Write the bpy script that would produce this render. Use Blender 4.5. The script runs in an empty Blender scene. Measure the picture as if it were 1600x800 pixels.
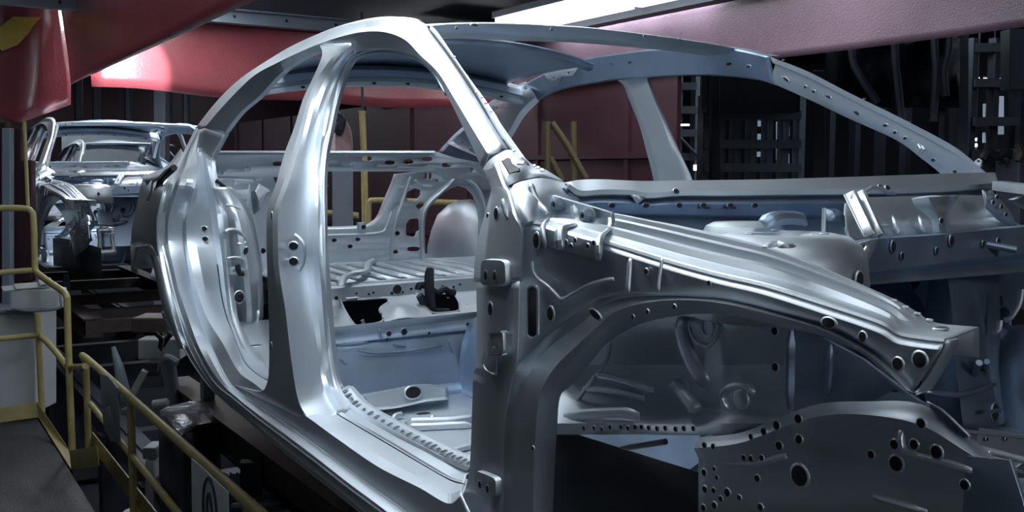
import bpy, bmesh, math, random
from mathutils import Vector as V, Matrix
random.seed(7)
PI = math.pi
scene = bpy.context.scene
COL = scene.collection

# ---------------------------------------------------------------- camera
# metres; X runs forward along the line, Y to the car's left, Z up (0 = where the wheels would stand)
F_PX = 1600.0
CAM = V((1.6876, -1.7343, 0.9921))
yaw, pitch, roll = math.radians(31.52), math.radians(4.727), math.radians(0.17)
cf = V((-math.cos(yaw)*math.cos(pitch), math.sin(yaw)*math.cos(pitch), -math.sin(pitch)))
cr = cf.cross(V((0, 0, 1))).normalized(); cu = cr.cross(cf)
cr, cu = cr*math.cos(roll)+cu*math.sin(roll), -cr*math.sin(roll)+cu*math.cos(roll)
cam_d = bpy.data.cameras.new('camera'); cam = bpy.data.objects.new('camera', cam_d); COL.objects.link(cam)
cam.matrix_world = Matrix(((cr.x, cu.x, -cf.x, CAM.x), (cr.y, cu.y, -cf.y, CAM.y), (cr.z, cu.z, -cf.z, CAM.z), (0, 0, 0, 1)))
cam_d.sensor_width = 36; cam_d.lens = 36*F_PX/1600; cam_d.clip_end = 200
scene.camera = cam
# ---------------------------------------------------------------- light
scene.view_settings.view_transform = 'Standard'; scene.view_settings.look = 'None'
scene.view_settings.gamma = 1; scene.view_settings.use_curve_mapping = False
scene.view_settings.exposure = 0.0
w = bpy.data.worlds.new('world'); scene.world = w; w.use_nodes = True
w.node_tree.nodes['Background'].inputs[0].default_value = (0.10, 0.13, 0.20, 1)
w.node_tree.nodes['Background'].inputs[1].default_value = 0.15
LAMP = 16.0          # brightness of the overhead tube panels over the line
LAMP_FAR = 5.5     # brightness of the panel row seen in the picture

# ---------------------------------------------------------------- materials
def mat(name, col, rough=0.5, metal=0.0, noise=0.0, nscale=8.0, bump=0.0, bscale=40.0, emit=None, estr=0.0, rvar=0.0, stretch=None):
    m = bpy.data.materials.new(name); m.use_nodes = True
    nt = m.node_tree; b = nt.nodes['Principled BSDF']
    b.inputs['Base Color'].default_value = (*col, 1); b.inputs['Roughness'].default_value = rough
    b.inputs['Metallic'].default_value = metal
    tc = nt.nodes.new('ShaderNodeTexCoord')
    src = tc.outputs['Object']
    if stretch:
        mp = nt.nodes.new('ShaderNodeMapping'); mp.inputs['Scale'].default_value = stretch
        nt.links.new(src, mp.inputs['Vector']); src = mp.outputs['Vector']
    if noise or rvar:
        n = nt.nodes.new('ShaderNodeTexNoise'); n.inputs['Scale'].default_value = nscale; n.inputs['Detail'].default_value = 6
        nt.links.new(src, n.inputs['Vector'])
        if noise:
            mx = nt.nodes.new('ShaderNodeMix'); mx.data_type = 'RGBA'
            mx.inputs[6].default_value = (*[c*(1-noise) for c in col], 1); mx.inputs[7].default_value = (*[min(1, c*(1+noise)) for c in col], 1)
            nt.links.new(n.outputs['Fac'], mx.inputs[0]); nt.links.new(mx.outputs[2], b.inputs['Base Color'])
        if rvar:
            mr = nt.nodes.new('ShaderNodeMapRange'); mr.inputs[1].default_value = .3; mr.inputs[2].default_value = .7
            mr.inputs[3].default_value = rough-rvar; mr.inputs[4].default_value = rough+rvar
            nt.links.new(n.outputs['Fac'], mr.inputs[0]); nt.links.new(mr.outputs[0], b.inputs['Roughness'])
    if bump:
        n2 = nt.nodes.new('ShaderNodeTexNoise'); n2.inputs['Scale'].default_value = bscale; n2.inputs['Detail'].default_value = 4
        nt.links.new(src, n2.inputs['Vector'])
        bp = nt.nodes.new('ShaderNodeBump'); bp.inputs['Strength'].default_value = bump; bp.inputs['Distance'].default_value = .01
        nt.links.new(n2.outputs['Fac'], bp.inputs['Height']); nt.links.new(bp.outputs[0], b.inputs['Normal'])
    if emit:
        b.inputs['Emission Color'].default_value = (*emit, 1); b.inputs['Emission Strength'].default_value = estr
    return m
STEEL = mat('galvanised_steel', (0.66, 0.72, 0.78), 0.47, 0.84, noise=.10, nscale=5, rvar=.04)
STEEL_SHADED = mat('shaded_steel', (0.36, 0.45, 0.58), 0.46, 0.88, noise=.25, nscale=9, rvar=.06)  # darker copy of the same steel, shade of inner parts put into its colour
DARKHOLE = mat('hole_dark', (0.012, 0.014, 0.02), 0.8)
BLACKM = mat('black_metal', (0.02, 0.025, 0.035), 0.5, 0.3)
YELLOW = mat('yellow_paint', (0.45, 0.38, 0.17), 0.42, 0.0, noise=.35, nscale=12, bump=.1)
RED = mat('red_sheet', (0.40, 0.085, 0.105), 0.30, 0.0, noise=.35, nscale=3, bump=.25, bscale=60)
CANOPY = mat('canopy_sheet', (0.15, 0.095, 0.135), 0.35, 0.0, noise=.5, nscale=2, bump=.35, bscale=110)
CANOPY.node_tree.nodes['Principled BSDF'].inputs['Coat Weight'].default_value = 1.0
CANOPY.node_tree.nodes['Principled BSDF'].inputs['Coat Roughness'].default_value = 0.25
RED.node_tree.nodes['Principled BSDF'].inputs['Coat Weight'].default_value = 1.0
RED.node_tree.nodes['Principled BSDF'].inputs['Coat Roughness'].default_value = 0.2
REDWALL = mat('dark_red_wall', (0.04, 0.014, 0.022), 0.5, 0.0, noise=.4, nscale=2)
GREY = mat('grey_paint', (0.22, 0.27, 0.33), 0.5, 0.0, noise=.2, nscale=6)
LIGHTGREY = mat('light_grey_paint', (0.58, 0.63, 0.66), 0.5, 0.0, noise=.15, nscale=6)
DARKGREY = mat('dark_paint', (0.045, 0.055, 0.075), 0.6, 0.1, noise=.3, nscale=5)
RUST = mat('rusty_beam', (0.07, 0.055, 0.048), 0.6, 0.3, noise=.5, nscale=14)
WHITEP = mat('white_bright_paper', (0.85, 0.86, 0.86), 0.5)
YEL_GLARE = mat('yellow_glare', (0.80, 0.62, 0.10), 0.4, noise=.2, nscale=20)  # colour of the yellow light painted on the corner sheet
FLOOR = mat('floor_plate', (0.07, 0.075, 0.08), 0.5, 0.2, noise=.4, nscale=6, stretch=(1, 6, 1), bump=.4, bscale=30)
TUBEF = mat('tube_light_row', (1, 1, 1), 0.5, emit=(0.93, 0.97, 1.0), estr=LAMP_FAR)
FILL_HALL = mat('hall_fill_dim', (1, 1, 1), 0.5, emit=(0.8, 0.9, 1.0), estr=7)
FILL_LEFT = mat('hall_fill_left', (1, 1, 1), 0.5, emit=(0.8, 0.9, 1.0), estr=1.5)
GREENL = mat('green_indicator', (0, .3, .1), 0.5, emit=(0.05, 1.0, 0.35), estr=3)
SPARK = mat('white_work_lamp', (1, 1, 1), 0.5, emit=(0.95, 0.97, 1.0), estr=4)
WINL = mat('far_hall_light', (0.4, 0.5, 0.6), 0.5, emit=(0.45, 0.58, 0.72), estr=0.35)
REDMARK = mat('red_marker', (0.6, 0.03, 0.03), 0.5)

# ---------------------------------------------------------------- projection back onto real surfaces
def ray(px, py):
    return cf + cr*((px-800)/F_PX) + cu*((400-py)/F_PX)
def aY(px, py, y):
    d = ray(px, py); return CAM + d*((y-CAM.y)/d.y)
def aX(px, py, x):
    d = ray(px, py); return CAM + d*((x-CAM.x)/d.x)
def aZ(px, py, z):
    d = ray(px, py); return CAM + d*((z-CAM.z)/d.z)
def aD(px, py, dep):
    return CAM + ray(px, py)*dep
def hit(px, py, fn, a=.3, b=12.):
    d = ray(px, py); fa = fn(CAM+d*a)
    t = a
    while t < b:
        t2 = t+.05; f2 = fn(CAM+d*t2)
        if fa*f2 <= 0:
            for _ in range(30):
                m = (t+t2)/2; fm = fn(CAM+d*m)
                if fa*fm <= 0: t2 = m
                else: t = m; fa = fm
            return CAM+d*t
        t, fa = t2, f2
    return CAM+d*t
# ---------------------------------------------------------------- mesh helpers
def cat(pts, n=6, closed=False):
    """Catmull-Rom through the key points, n samples for each span"""
    P = [V(p) for p in pts]; m = len(P); out = []
    if m == 2: return [P[0].lerp(P[1], i/n) for i in range(n+1)]
    for i in range(m if closed else m-1):
        if closed: p0, p1, p2, p3 = P[i-1], P[i], P[(i+1) % m], P[(i+2) % m]
        else:
            p1, p2 = P[i], P[i+1]; p0 = P[i-1] if i else p1*2-p2; p3 = P[i+2] if i+2 < m else p2*2-p1
        for k in range(n):
            t = k/n
            out.append(.5*((2*p1)+(p2-p0)*t+(2*p0-5*p1+4*p2-p3)*t*t+(3*p1-p0-3*p2+p3)*t**3))
    if not closed: out.append(P[-1])
    return out
class MB:
    def __init__(s): s.v = []; s.f = []; s.m = []
    def add(s, vs, fs, m=0):
        o = len(s.v); s.v += [tuple(v) for v in vs]; s.f += [tuple(i+o for i in f) for f in fs]; s.m += [m]*len(fs); return s
    def loft(s, curves, n=6, m=0, closed=False):
        C = [cat(c, n) if n else [V(p) for p in c] for c in curves]; k = len(C[0])
        vs = [p for c in C for p in c]; fs = []
        R = len(C)
        for r in range(R if closed else R-1):
            r2 = (r+1) % R
            for i in range(k-1): fs.append((r*k+i, r*k+i+1, r2*k+i+1, r2*k+i))
        return s.add(vs, fs, m)
    def box(s, c, size, m=0, rot=None):
        c = V(c); hx, hy, hz = [q/2 for q in size]
        vs = [V((x, y, z)) for x in (-hx, hx) for y in (-hy, hy) for z in (-hz, hz)]
        if rot is not None: vs = [rot @ v for v in vs]
        vs = [c+v for v in vs]
        return s.add(vs, [(0, 1, 3, 2), (4, 6, 7, 5), (0, 4, 5, 1), (2, 3, 7, 6), (0, 2, 6, 4), (1, 5, 7, 3)], m)
    def bar(s, a, b, w, h, m=0, up=(0, 0, 1)):
        a, b = V(a), V(b); d = (b-a); L = d.length; d.normalize(); u = V(up)
        sd = d.cross(u)
        if sd.length < 1e-4: sd = d.cross(V((1, 0, 0)))
        sd.normalize(); u = sd.cross(d)
        vs = [p+sd*(w/2*i)+u*(h/2*j) for p in (a, b) for i, j in ((-1, -1), (1, -1), (1, 1), (-1, 1))]
        return s.add(vs, [(3, 2, 1, 0), (4, 5, 6, 7), (0, 1, 5, 4), (1, 2, 6, 5), (2, 3, 7, 6), (3, 0, 4, 7)], m)
    def tube(s, pts, r, seg=10, m=0, cap=True, n=0):
        P = cat(pts, n) if n else [V(p) for p in pts]; vs = []; fs = []
        up = None
        for i, p in enumerate(P):
            t = (P[min(i+1, len(P)-1)]-P[max(i-1, 0)]).normalized()
            if up is None:
                up = t.cross(V((0, 0, 1)))
                if up.length < .1: up = t.cross(V((1, 0, 0)))
            up = (up-t*up.dot(t)).normalized(); q = t.cross(up)
            rr = r[i] if isinstance(r, (list, tuple)) else r
            for k in range(seg):
                a = 2*PI*k/seg; vs.append(p+up*(math.cos(a)*rr)+q*(math.sin(a)*rr))
        for i in range(len(P)-1):
            for k in range(seg): fs.append((i*seg+k, i*seg+(k+1) % seg, (i+1)*seg+(k+1) % seg, (i+1)*seg+k))
        if cap: fs.append(tuple(range(seg))[::-1]); fs.append(tuple((len(P)-1)*seg+k for k in range(seg)))
        return s.add(vs, fs, m)
    def cyl(s, c, axis, r, h, seg=16, m=0, r2=None):
        c = V(c); ax = V(axis).normalized()
        return s.tube([c-ax*h/2, c+ax*h/2], [r, r if r2 is None else r2], seg, m)
    def hole(s, c, normal, rx, rz=None, m=1, tilt=(0, 0, 1), rim=True):
        """pressed hole: a raised ring and the black opening just inside it"""
        rz = rz or rx; c = V(c); nn = V(normal).normalized(); u = nn.cross(V(tilt))
        if u.length < 1e-3: u = nn.cross(V((1, 0, 0)))
        u.normalize(); w_ = u.cross(nn); sg = 16
        def ring(k, o): return [c+nn*o+u*(math.cos(2*PI*i/sg)*rx*k)+w_*(math.sin(2*PI*i/sg)*rz*k) for i in range(sg)]
        A, B = (ring(1, .0022), ring(1.28 if rim else 1.04, .0012)) if m else (ring(.8, .0024), ring(1.1, .0008))
        s.add(A, [tuple(range(sg))], m)
        s.add(A+B, [(i, (i+1) % sg, sg+(i+1) % sg, sg+i) for i in range(sg)], 0)
        return s
    def rib(s, pts, wd, h, normal, m=0, n=5):
        """a pressed bead standing off a panel"""
        P = cat(pts, n); nn = V(normal).normalized(); k = len(P); rows = [[], [], [], [], []]
        for i, p in enumerate(P):
            t = (P[min(i+1, k-1)]-P[max(i-1, 0)]).normalized(); sd = t.cross(nn).normalized()
            e = min(1, min(i, k-1-i)/2.0)*.8+.2
            for r, (a, b) in enumerate(((-1, 0), (-.55, .75), (0, 1), (.55, .75), (1, 0))):
                rows[r].append(p+sd*(a*wd/2*(.5+.5*e))+nn*(b*h*e+.0005))
        return s.loft(rows, 0, m)
    def seam(s, pts, r=.0012, n=4, m=1):
        return s.tube(pts, r, 5, m=m, n=n)
    def merge(s, mesh, mtx=None, m=0):
        mx = mtx or Matrix.Identity(4)
        return s.add([mx @ v.co for v in mesh.vertices], [tuple(p.vertices) for p in mesh.polygons], m)
    def build(s, name, mats, parent=None, smooth=True, angle=32, solid=0, label=None):
        me = bpy.data.meshes.new(name); me.from_pydata(s.v, [], s.f)
        if not isinstance(mats, (list, tuple)): mats = [mats, DARKHOLE]
        for mm in mats: me.materials.append(mm)
        me.polygons.foreach_set('material_index', s.m)
        bm = bmesh.new(); bm.from_mesh(me); bmesh.ops.remove_doubles(bm, verts=bm.verts, dist=1e-5)
        bmesh.ops.recalc_face_normals(bm, faces=bm.faces); bm.to_mesh(me); bm.free()
        if smooth:
            me.polygons.foreach_set('use_smooth', [True]*len(me.polygons))
            me.set_sharp_from_angle(angle=math.radians(angle))
        me.update()
        o = bpy.data.objects.new(name, me); COL.objects.link(o)
        if parent:
            o.parent = parent
            if parent.type == 'EMPTY': o.matrix_parent_inverse = Matrix.Translation(-parent.location)
        if solid:
            md = o.modifiers.new('thickness', 'SOLIDIFY'); md.thickness = solid; md.offset = 0; md.use_rim = True
        if label: o['label'] = label
        return o
def plate_mesh(outer, holes, th, bevel=.0012):
    """flat plate with real holes: outlines are 2D, smooth flag per outline"""
    cu_ = bpy.data.curves.new('tmp', 'CURVE'); cu_.dimensions = '2D'; cu_.fill_mode = 'BOTH'
    cu_.extrude = th/2; cu_.bevel_depth = bevel; cu_.bevel_resolution = 1; cu_.offset = -bevel
    for pts in [outer]+holes:
        sp = cu_.splines.new('POLY'); sp.points.add(len(pts)-1); sp.use_cyclic_u = True
        for q, p in zip(sp.points, pts): q.co = (p[0], p[1], 0, 1)
    o = bpy.data.objects.new('tmp', cu_); COL.objects.link(o)
    dg = bpy.context.evaluated_depsgraph_get(); me = bpy.data.meshes.new_from_object(o.evaluated_get(dg))
    COL.objects.unlink(o); bpy.data.objects.remove(o); bpy.data.curves.remove(cu_)
    return me
def rnd(pts, r=.3, n=4):
    """round the corners of a 2D/3D outline by corner cutting"""
    P = [V(p) for p in pts]
    out = []
    m = len(P)
    for i in range(m):
        a, b, c = P[i-1], P[i], P[(i+1) % m]
        p, q = b.lerp(a, r), b.lerp(c, r)
        for k in range(n+1):
            t = k/n; out.append((1-t)**2*p+2*t*(1-t)*b+t*t*q)
    return out
def plane_basis(axis):
    # returns u, v, n for a plate facing along an axis
    return {'Y': (V((1, 0, 0)), V((0, 0, 1)), V((0, -1, 0))), 'X': (V((0, 1, 0)), V((0, 0, 1)), V((1, 0, 0))), 'Z': (V((1, 0, 0)), V((0, 1, 0)), V((0, 0, 1)))}[axis]
def plate(mb, axis, val, outer, holes=(), th=.004, bevel=.0012, m=0, corner=0, at=None):
    """plate traced on a plane Y=val, X=val or Z=val. holes: list of outlines or (cx,cy,rx,ry[,shape])"""
    fn = at or {'Y': aY, 'X': aX, 'Z': aZ}[axis]
    u, v, n = plane_basis(axis)
    o3 = [fn(*p, val) for p in outer]
    if corner: o3 = rnd(o3, corner)
    def to2(p): return (p.dot(u), p.dot(v))
    H = []
    for h in holes:
        if isinstance(h, tuple) and not isinstance(h[0], tuple):
            cx, cy, rx, ry = h[:4]; ex = h[4] if len(h) > 4 else 2
            pp = []
            for k in range(20):
                a = 2*PI*k/20; c, s_ = math.cos(a), math.sin(a)
                pp.append(fn(cx+rx*math.copysign(abs(c)**(2/ex), c), cy+ry*math.copysign(abs(s_)**(2/ex), s_), val))
        else: pp = rnd([fn(*p, val) for p in h], .25)
        H.append([to2(p) for p in pp])
    me = plate_mesh([to2(p) for p in o3], H, th, bevel)
    d = {'Y': 1, 'X': 0, 'Z': 2}[axis]
    vs = []
    for q in me.vertices:
        p = u*q.co.x+v*q.co.y; p[d] = val; vs.append(p+n*q.co.z)
    mb.add(vs, [tuple(p.vertices) for p in me.polygons], m); bpy.data.meshes.remove(me)
    return mb
def thing(name, label, cat_, loc=(0, 0, 0), group=None):
    o = bpy.data.objects.new(name, None); COL.objects.link(o); o.location = loc; o.empty_display_size = .1
    o['label'] = label; o['category'] = cat_
    if group: o['group'] = group
    return o
def tag(o, label, cat_, group=None, kind=None):
    o['label'] = label; o['category'] = cat_
    if group: o['group'] = group
    if kind: o['kind'] = kind
    return o
def struct(o): o['kind'] = 'structure'; return o
def lerp(a, b, t): return V(a)*(1-t)+V(b)*t

# ================================================================ THE HALL (setting)
ZP = -0.60     # walkway floor
mb = MB().box((-8, 1.5, -1.32), (40, 24, .04)); struct(mb.build('floor', DARKGREY, smooth=False))
mb = MB().box((-8, 1.5, 3.05), (40, 24, .06)); struct(mb.build('ceiling', DARKGREY, smooth=False))
mb = MB()
mb.box((-21, 1.5, .9), (.1, 24, 4.4)); struct(mb.build('wall_back', REDWALL, smooth=False))
mb = MB().box((-8, 13.4, .9), (40, .1, 4.4)); struct(mb.build('wall_right', DARKGREY, smooth=False))
mb = MB().box((-8, -8, .9), (40, .1, 4.4)); struct(mb.build('wall_left', DARKGREY, smooth=False))
# walkway plate, lower left
mb = MB().box((-2.6, -1.95, ZP-.03), (11.6, 2.0, .06)); 
struct(mb.build('floor', FLOOR, smooth=False))
# overhead tube panels: one row seen in the picture beyond the roof, others unseen, most of them added to light the bodies
def fixture(name, x0, x1, y0, y1, z, m, label, group, power=True):
    t = thing(name, label, 'ceiling light', ((x0+x1)/2, (y0+y1)/2, z), group)
    MB().box(((x0+x1)/2, (y0+y1)/2, z+.062), (x1-x0+.04, y1-y0+.04, .05)).build('housing', GREY, t, smooth=False)
    MB().box(((x0+x1)/2, (y0+y1)/2, z+.015), (x1-x0, y1-y0, .042)).build('diffuser', m, t, smooth=False)
    return t
for i, (xa, xb) in enumerate(((-3.05, -1.85), (-4.33, -3.12), (-5.62, -4.42), (-7.15, -6.2), (-8.6, -7.4))):
    fixture('ceiling_light', xa, xb, 2.58, 3.07, 2.2, TUBEF, ['wide white light panel at the top right edge of the picture, nearest of the row', 'bright white light panel touching the top edge of the picture, beyond the roof header', 'bright white light panel just above the front roof header', 'light panel seen through the gap between roof header and roof skin', 'last light panel of the row beside the red canopy'][i], 'light panels beside the red canopy')
OVER = [((-1.75, -.6, -.75, -.3, 2.30), .7, 'near unseen light panel over the side of the foreground body'),
        ((-3.7, -1.2, .42, .50, 2.24), .75, 'added left tube lamp over the tail of the foreground body'),
        ((-3.7, -1.2, .74, .82, 2.24), .75, 'added right tube lamp over the tail of the foreground body'),
        ((-6.3, -5.2, .0, .4, 2.30), .6, 'unseen light panel over the nose of the second body'),
        ((-8.8, -7.4, .2, .6, 2.35), 2.5, 'unseen light panel over the second body'), ((-5.8, -2.0, -1.4, -1.1, 2.33), .13, 'unseen light panel over the walkway at the left'),
        ((5.0, 8.0, -.85, .15, 2.1), 1.3, 'added light panel behind the photographer over the line'), ((.3, 1.6, -.70, -.5, 2.2), .27, 'added light panel over the front rail of the foreground body'),
        ((-1.0, -.2, -1.0, -.78, 2.3), 2.1, 'added light panel over the walkway beside the front door opening'), ((-15, -14, 1.2, 1.6, 2.38), 1.6, 'added light panel over the third body'),
        ((.0, 1.2, -1.65, -1.3, 2.3), .3, 'added light panel over the walkway beside the front wheel arch'), ((1.2, 2.4, -1.1, -.8, 2.3), .12, 'added dim light panel over the photographer')]
for (xa, xb, ya, yb, z_), st, lb in OVER:  # unseen panels, most added and placed to brighten bodies and sheets
    fixture('ceiling_light', xa, xb, ya, yb, z_, mat('unseen_tube_light', (1, 1, 1), 0.5, emit=(0.88, 0.95, 1.0), estr=LAMP*st), lb, 'unseen light panels above the line, most of them added')
# dark enclosure ceiling above the line
mb = MB().box((-5.5, .9, 2.42), (15.5, 4.6, .03)); struct(mb.build('ceiling', DARKGREY, smooth=False))
# screens of thick red plastic sheet
def sheet(name, quad, nx, ny, sag, m, label, amp=.02, solid=.004, group='red plastic guard sheets'):
    """quad: four corner points; the sheet bows and ripples"""
    A, B, C_, D = [V(q) for q in quad]; nrm = (B-A).cross(D-A).normalized(); vs = []
    for j in range(ny+1):
        row = []
        for i in range(nx+1):
            u, v = i/nx, j/ny
            p = lerp(lerp(A, B, u), lerp(D, C_, u), v)
            p += nrm*(amp*math.sin(u*9+v*3)+amp*.6*math.sin(u*23+1+v*2))*(.3+.7*v)
            p.z += -sag*math.sin(PI*u)*(v)+.6*amp*math.sin(u*17)*v
            row.append(p)
        vs.append(row)
    o = MB().loft(vs, 0).build(name, m, solid=solid, angle=80)
    return tag(o, label, 'red sheet', group)
bq = ((-7.0, -.50, 2.36), (-2.0, -.50, 2.36), (-2.0, -.43, 1.67), (-7.0, -.45, 1.66))
sheet('guard_sheet', bq, 60, 10, 0, RED, 'long red sheet along the line, straight lower edge slanting up to the top edge', amp=.002)
sheet('guard_sheet', ((-6.5, -.40, 2.28), (-6.5, 3.3, 2.2), (-6.5, 3.3, 1.56), (-6.5, -.38, 1.61)), 40, 8, .03, RED, 'red sheet hung across above the rear car body, white glare at its left end', amp=.02)
A_ = [aX(x, y, -7.35) for x, y in ((-90, -60), (92, -60), (100, 60), (112, 140), (112, 160), (80, 180), (55, 190), (42, 205), (38, 260), (-90, 330))]
cA = sum(A_, V())/len(A_)
mb = MB()
gridA = []
for j in range(13):
    t = j/12; row = []
    y = -60+t*250
    xr = 92 if y < 0 else 92+20*min(1, y/140)
    for i in range(9):
        x = -90+(xr+90)*i/8; yy = y-(0 if i < 6 else (i-5)*9*t)
        row.append(aX(x, yy, -7.35)+V((.05*math.sin(i*1.1+t*2), 0, 0)))
    gridA.append(row)
mb.loft(gridA, 3); tag(mb.build('guard_sheet', RED, solid=.004, angle=80), 'red sheet hanging in the upper left corner with yellow glare painted on it', 'red sheet', 'red plastic guard sheets')
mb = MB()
yp = [(-6, 47), (20, 26), (64, 27), (52, 40), (45, 52), (28, 70), (3, 80), (-6, 66)]  # yellow light on the sheet, drawn as a coloured patch
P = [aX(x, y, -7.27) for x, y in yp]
mb.add(P, [tuple(range(8))]); tag(mb.build('glare_patch', YEL_GLARE, smooth=False, solid=.004), 'ragged yellow glare painted high on the red sheet in the upper left corner', 'patch')
# sloping red canopy on the far side, under the row of light panels
o = sheet('guard_canopy', ((-10, 3.36, 2.24), (1.5, 3.36, 2.22), (1.5, 3.40, 1.755), (-10, 3.40, 1.755)), 70, 10, 0, CANOPY, 'wide sloping red canopy at the upper right, glossy and lit white by the light panels', amp=.012)
mb = MB().bar((-10, 3.2, 2.2), (1.5, 3.2, 2.2), .13, .09).bar((-10, 3.14, 2.27), (1.5, 3.14, 2.27), .04, .06)
tag(mb.build('ceiling_beam', DARKGREY, smooth=False), 'long dark beam between the light panels and the red canopy', 'beam')
mb = MB().bar((-6.4, -1.0, 2.2), (-6.4, 3.2, 2.17), .05, .10).bar((-6.37, -1.0, 2.15), (-6.37, 3.2, 2.12), .10, .012).bar((-6.37, -1.0, 2.25), (-6.37, 3.2, 2.22), .10, .012)
for i in range(9): mb.hole((-6.372, -.6+i*.42, 2.19), (1, 0, 0), .012, m=1)
tag(mb.build('ceiling_beam', GREY, smooth=False), 'grey steel channel above the red sheet, behind the roof arch', 'beam')
# far side screen wall of dark red panels
mb = MB().box((-10.2, 3.5, .45), (11.6, .04, 2.7))
for k in range(9): mb.box((-15.8+k*1.35, 3.47, .45), (.05, .03, 2.7))
mb.box((-10.2, 3.46, 1.12), (11.6, .03, .04)).box((-10.2, 3.46, .3), (11.6, .03, .05))
struct(mb.build('wall_screen', REDWALL, smooth=False))

for k, (xx, yy) in enumerate(((-7, 8.5), (-2.5, 9.5), (-4, -6.2), (1, -6.2), (-18.2, 4.2), (-18.2, 0.2))):  # unseen hall panels, added as dim fill light
    fixture('ceiling_light', xx-1.5, xx+1.5, yy, yy+.4, 2.95, FILL_HALL if yy > -1 else FILL_LEFT, ['added dim hall panel beyond the canopy, left', 'added dim hall panel beyond the canopy, right', 'added dim hall panel far left behind the photographer', 'added dim hall panel straight behind the photographer', 'added dim panel before the back wall, right', 'added dim panel before the back wall, left'][k], 'dim fill panels added in the hall')

# added flood lamp, unseen behind the long sheet, throwing its round pool of light on the cross sheet
fl = thing('added_flood_lamp', 'small added flood lamp tucked behind the long red sheet, aimed at the cross sheet', 'lamp', (-5.6, -.25, 1.97))
tg = aX(190, 108, -6.5); lp = V((-5.6, -.25, 1.97)); dl = (tg-lp).normalized()
MB().cyl(lp-dl*.03, dl, .045, .08, 16, r2=.06).build('housing', GREY, fl)
MB().bar(lp-dl*.06, V((-5.6, -.25, 2.36)), .02, .02, up=(0, 1, 0)).build('bracket', GREY, fl)
ld = bpy.data.lights.new('unseen_flood', 'SPOT'); ld.energy = 130; ld.spot_size = math.radians(44); ld.spot_blend = .25; ld.color = (.93, .95, 1); ld.shadow_soft_size = .03
lo = bpy.data.objects.new('unseen_flood', ld); COL.objects.link(lo); lo.location = lp+dl*.03; lo.rotation_euler = dl.to_track_quat('-Z', 'Y').to_euler()

for k, (xa, xb, lb) in enumerate(((870, 1110, 'added strip lamp behind the dark beam over the left half of the canopy'), (1230, 1440, 'added strip lamp behind the dark beam over the right half of the canopy'))):
    x0_, x1_ = aY(xa, 40, 3.3).x, aY(xb, 20, 3.3).x  # unseen lamps added to whiten the canopy
    t = thing('added_strip_lamp', lb, 'ceiling light', ((x0_+x1_)/2, 3.295, 2.25), 'strip lamps added over the canopy')
    MB().box(((x0_+x1_)/2, 3.295, 2.262), (x1_-x0_, .06, .03)).build('housing', GREY, t, smooth=False)
    MB().box(((x0_+x1_)/2, 3.295, 2.238), (x1_-x0_, .035, .018)).build('tube', mat('strip_tube', (1, 1, 1), .5, emit=(.93, .95, 1.0), estr=45 if k == 0 else 18), t, smooth=False)

# ================================================================ THE CAR BODY ON THE LINE
LABEL_CAR = 'bare unpainted sedan body shell filling the foreground, door openings empty'
car = thing('car_body', LABEL_CAR, 'car body', (0, 0, 0), 'bare sedan bodies queued on the line')
def KY(*ks): return [aY(*k) for k in ks]
SP = 6.615          # spacing of the bodies along the line

# ---- side frame: windshield pillar, roof side rail and rear pillar drawn as one pressing
T = KY((795, 234, -.70), (765, 186, -.66), (737, 141, -.62), (706, 94, -.575), (679, 58, -.54), (656, 32, -.522), (614, 26.5, -.51), (580, 29, -.51), (544, 37, -.51), (508, 49, -.515), (467, 67, -.52), (434, 85, -.53), (375, 124, -.55), (337, 161, -.58), (306, 200, -.62))
M_ = KY((780, 238, -.735), (752, 192, -.695), (724, 146, -.652), (693, 103, -.605), (668, 70, -.575), (645, 49, -.562), (616, 41, -.56), (580, 43, -.56), (544, 48, -.56), (508, 59, -.565), (467, 76, -.57), (434, 93, -.58), (381, 127, -.61), (342, 164, -.64), (312, 203, -.665))
E_ = KY((764, 243, -.755), (738, 200, -.72), (711, 155, -.68), (684, 112, -.632), (657, 86, -.60), (633, 62, -.592), (602, 50.5, -.592), (569, 50, -.592), (535, 57, -.594), (501, 68, -.60), (467, 82, -.605), (434, 98, -.615), (394, 121, -.64), (349, 166, -.67), (320, 200, -.695))
I_ = KY((755, 265, -.745), (724, 198, -.70), (700, 150, -.655), (679, 112, -.61), (660, 95, -.592), (641, 84, -.58), (609, 76, -.578), (575, 76, -.578), (548, 82, -.578), (501, 80, -.58), (467, 94, -.582), (435, 118, -.60), (405, 150, -.615), (375, 176, -.63), (349, 210, -.655))
A2 = [a.lerp(b, .5)+V((0, -.004, .006)) for a, b in zip(T, M_)]
J_ = [p+V((0, .016, -.002)) for p in I_]
mb = MB().loft([T, A2, M_, E_, I_, J_], 6)
mb.seam([p+V((.001, -.001, .002)) for p in T[:6]], .0014)
side = mb.build('side_frame', STEEL, car, solid=.0025, angle=20)
# windshield flange that the glass is bonded to, with its row of weld dimples
G0 = KY((795, 234, -.70), (778, 206, -.682), (737, 141, -.618), (706, 94, -.573), (679, 58, -.538), (671, 46, -.53))
G1 = KY((826, 256, -.705), (785, 198, -.665), (766, 168, -.645), (724, 110, -.585), (686, 54, -.525), (674, 40, -.515))
G1b = [p+V((-.018, .012, -.006)) for p in G1]
mb = MB().loft([G0, [a.lerp(b, .5)+V((0, 0, .003)) for a, b in zip(G0, G1)], G1, G1b], 5)
for x, y in ((737, 143), (746, 151), (752, 160), (760, 173), (767, 184), (775, 196), (703, 88), (784, 210)):
    mb.hole(aY(x+7, y+2, -.655 if y > 120 else -.58), (.5, -.3, .8), .0025, m=0)
mb.build('glass_flange', STEEL, car, solid=.002)
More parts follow.
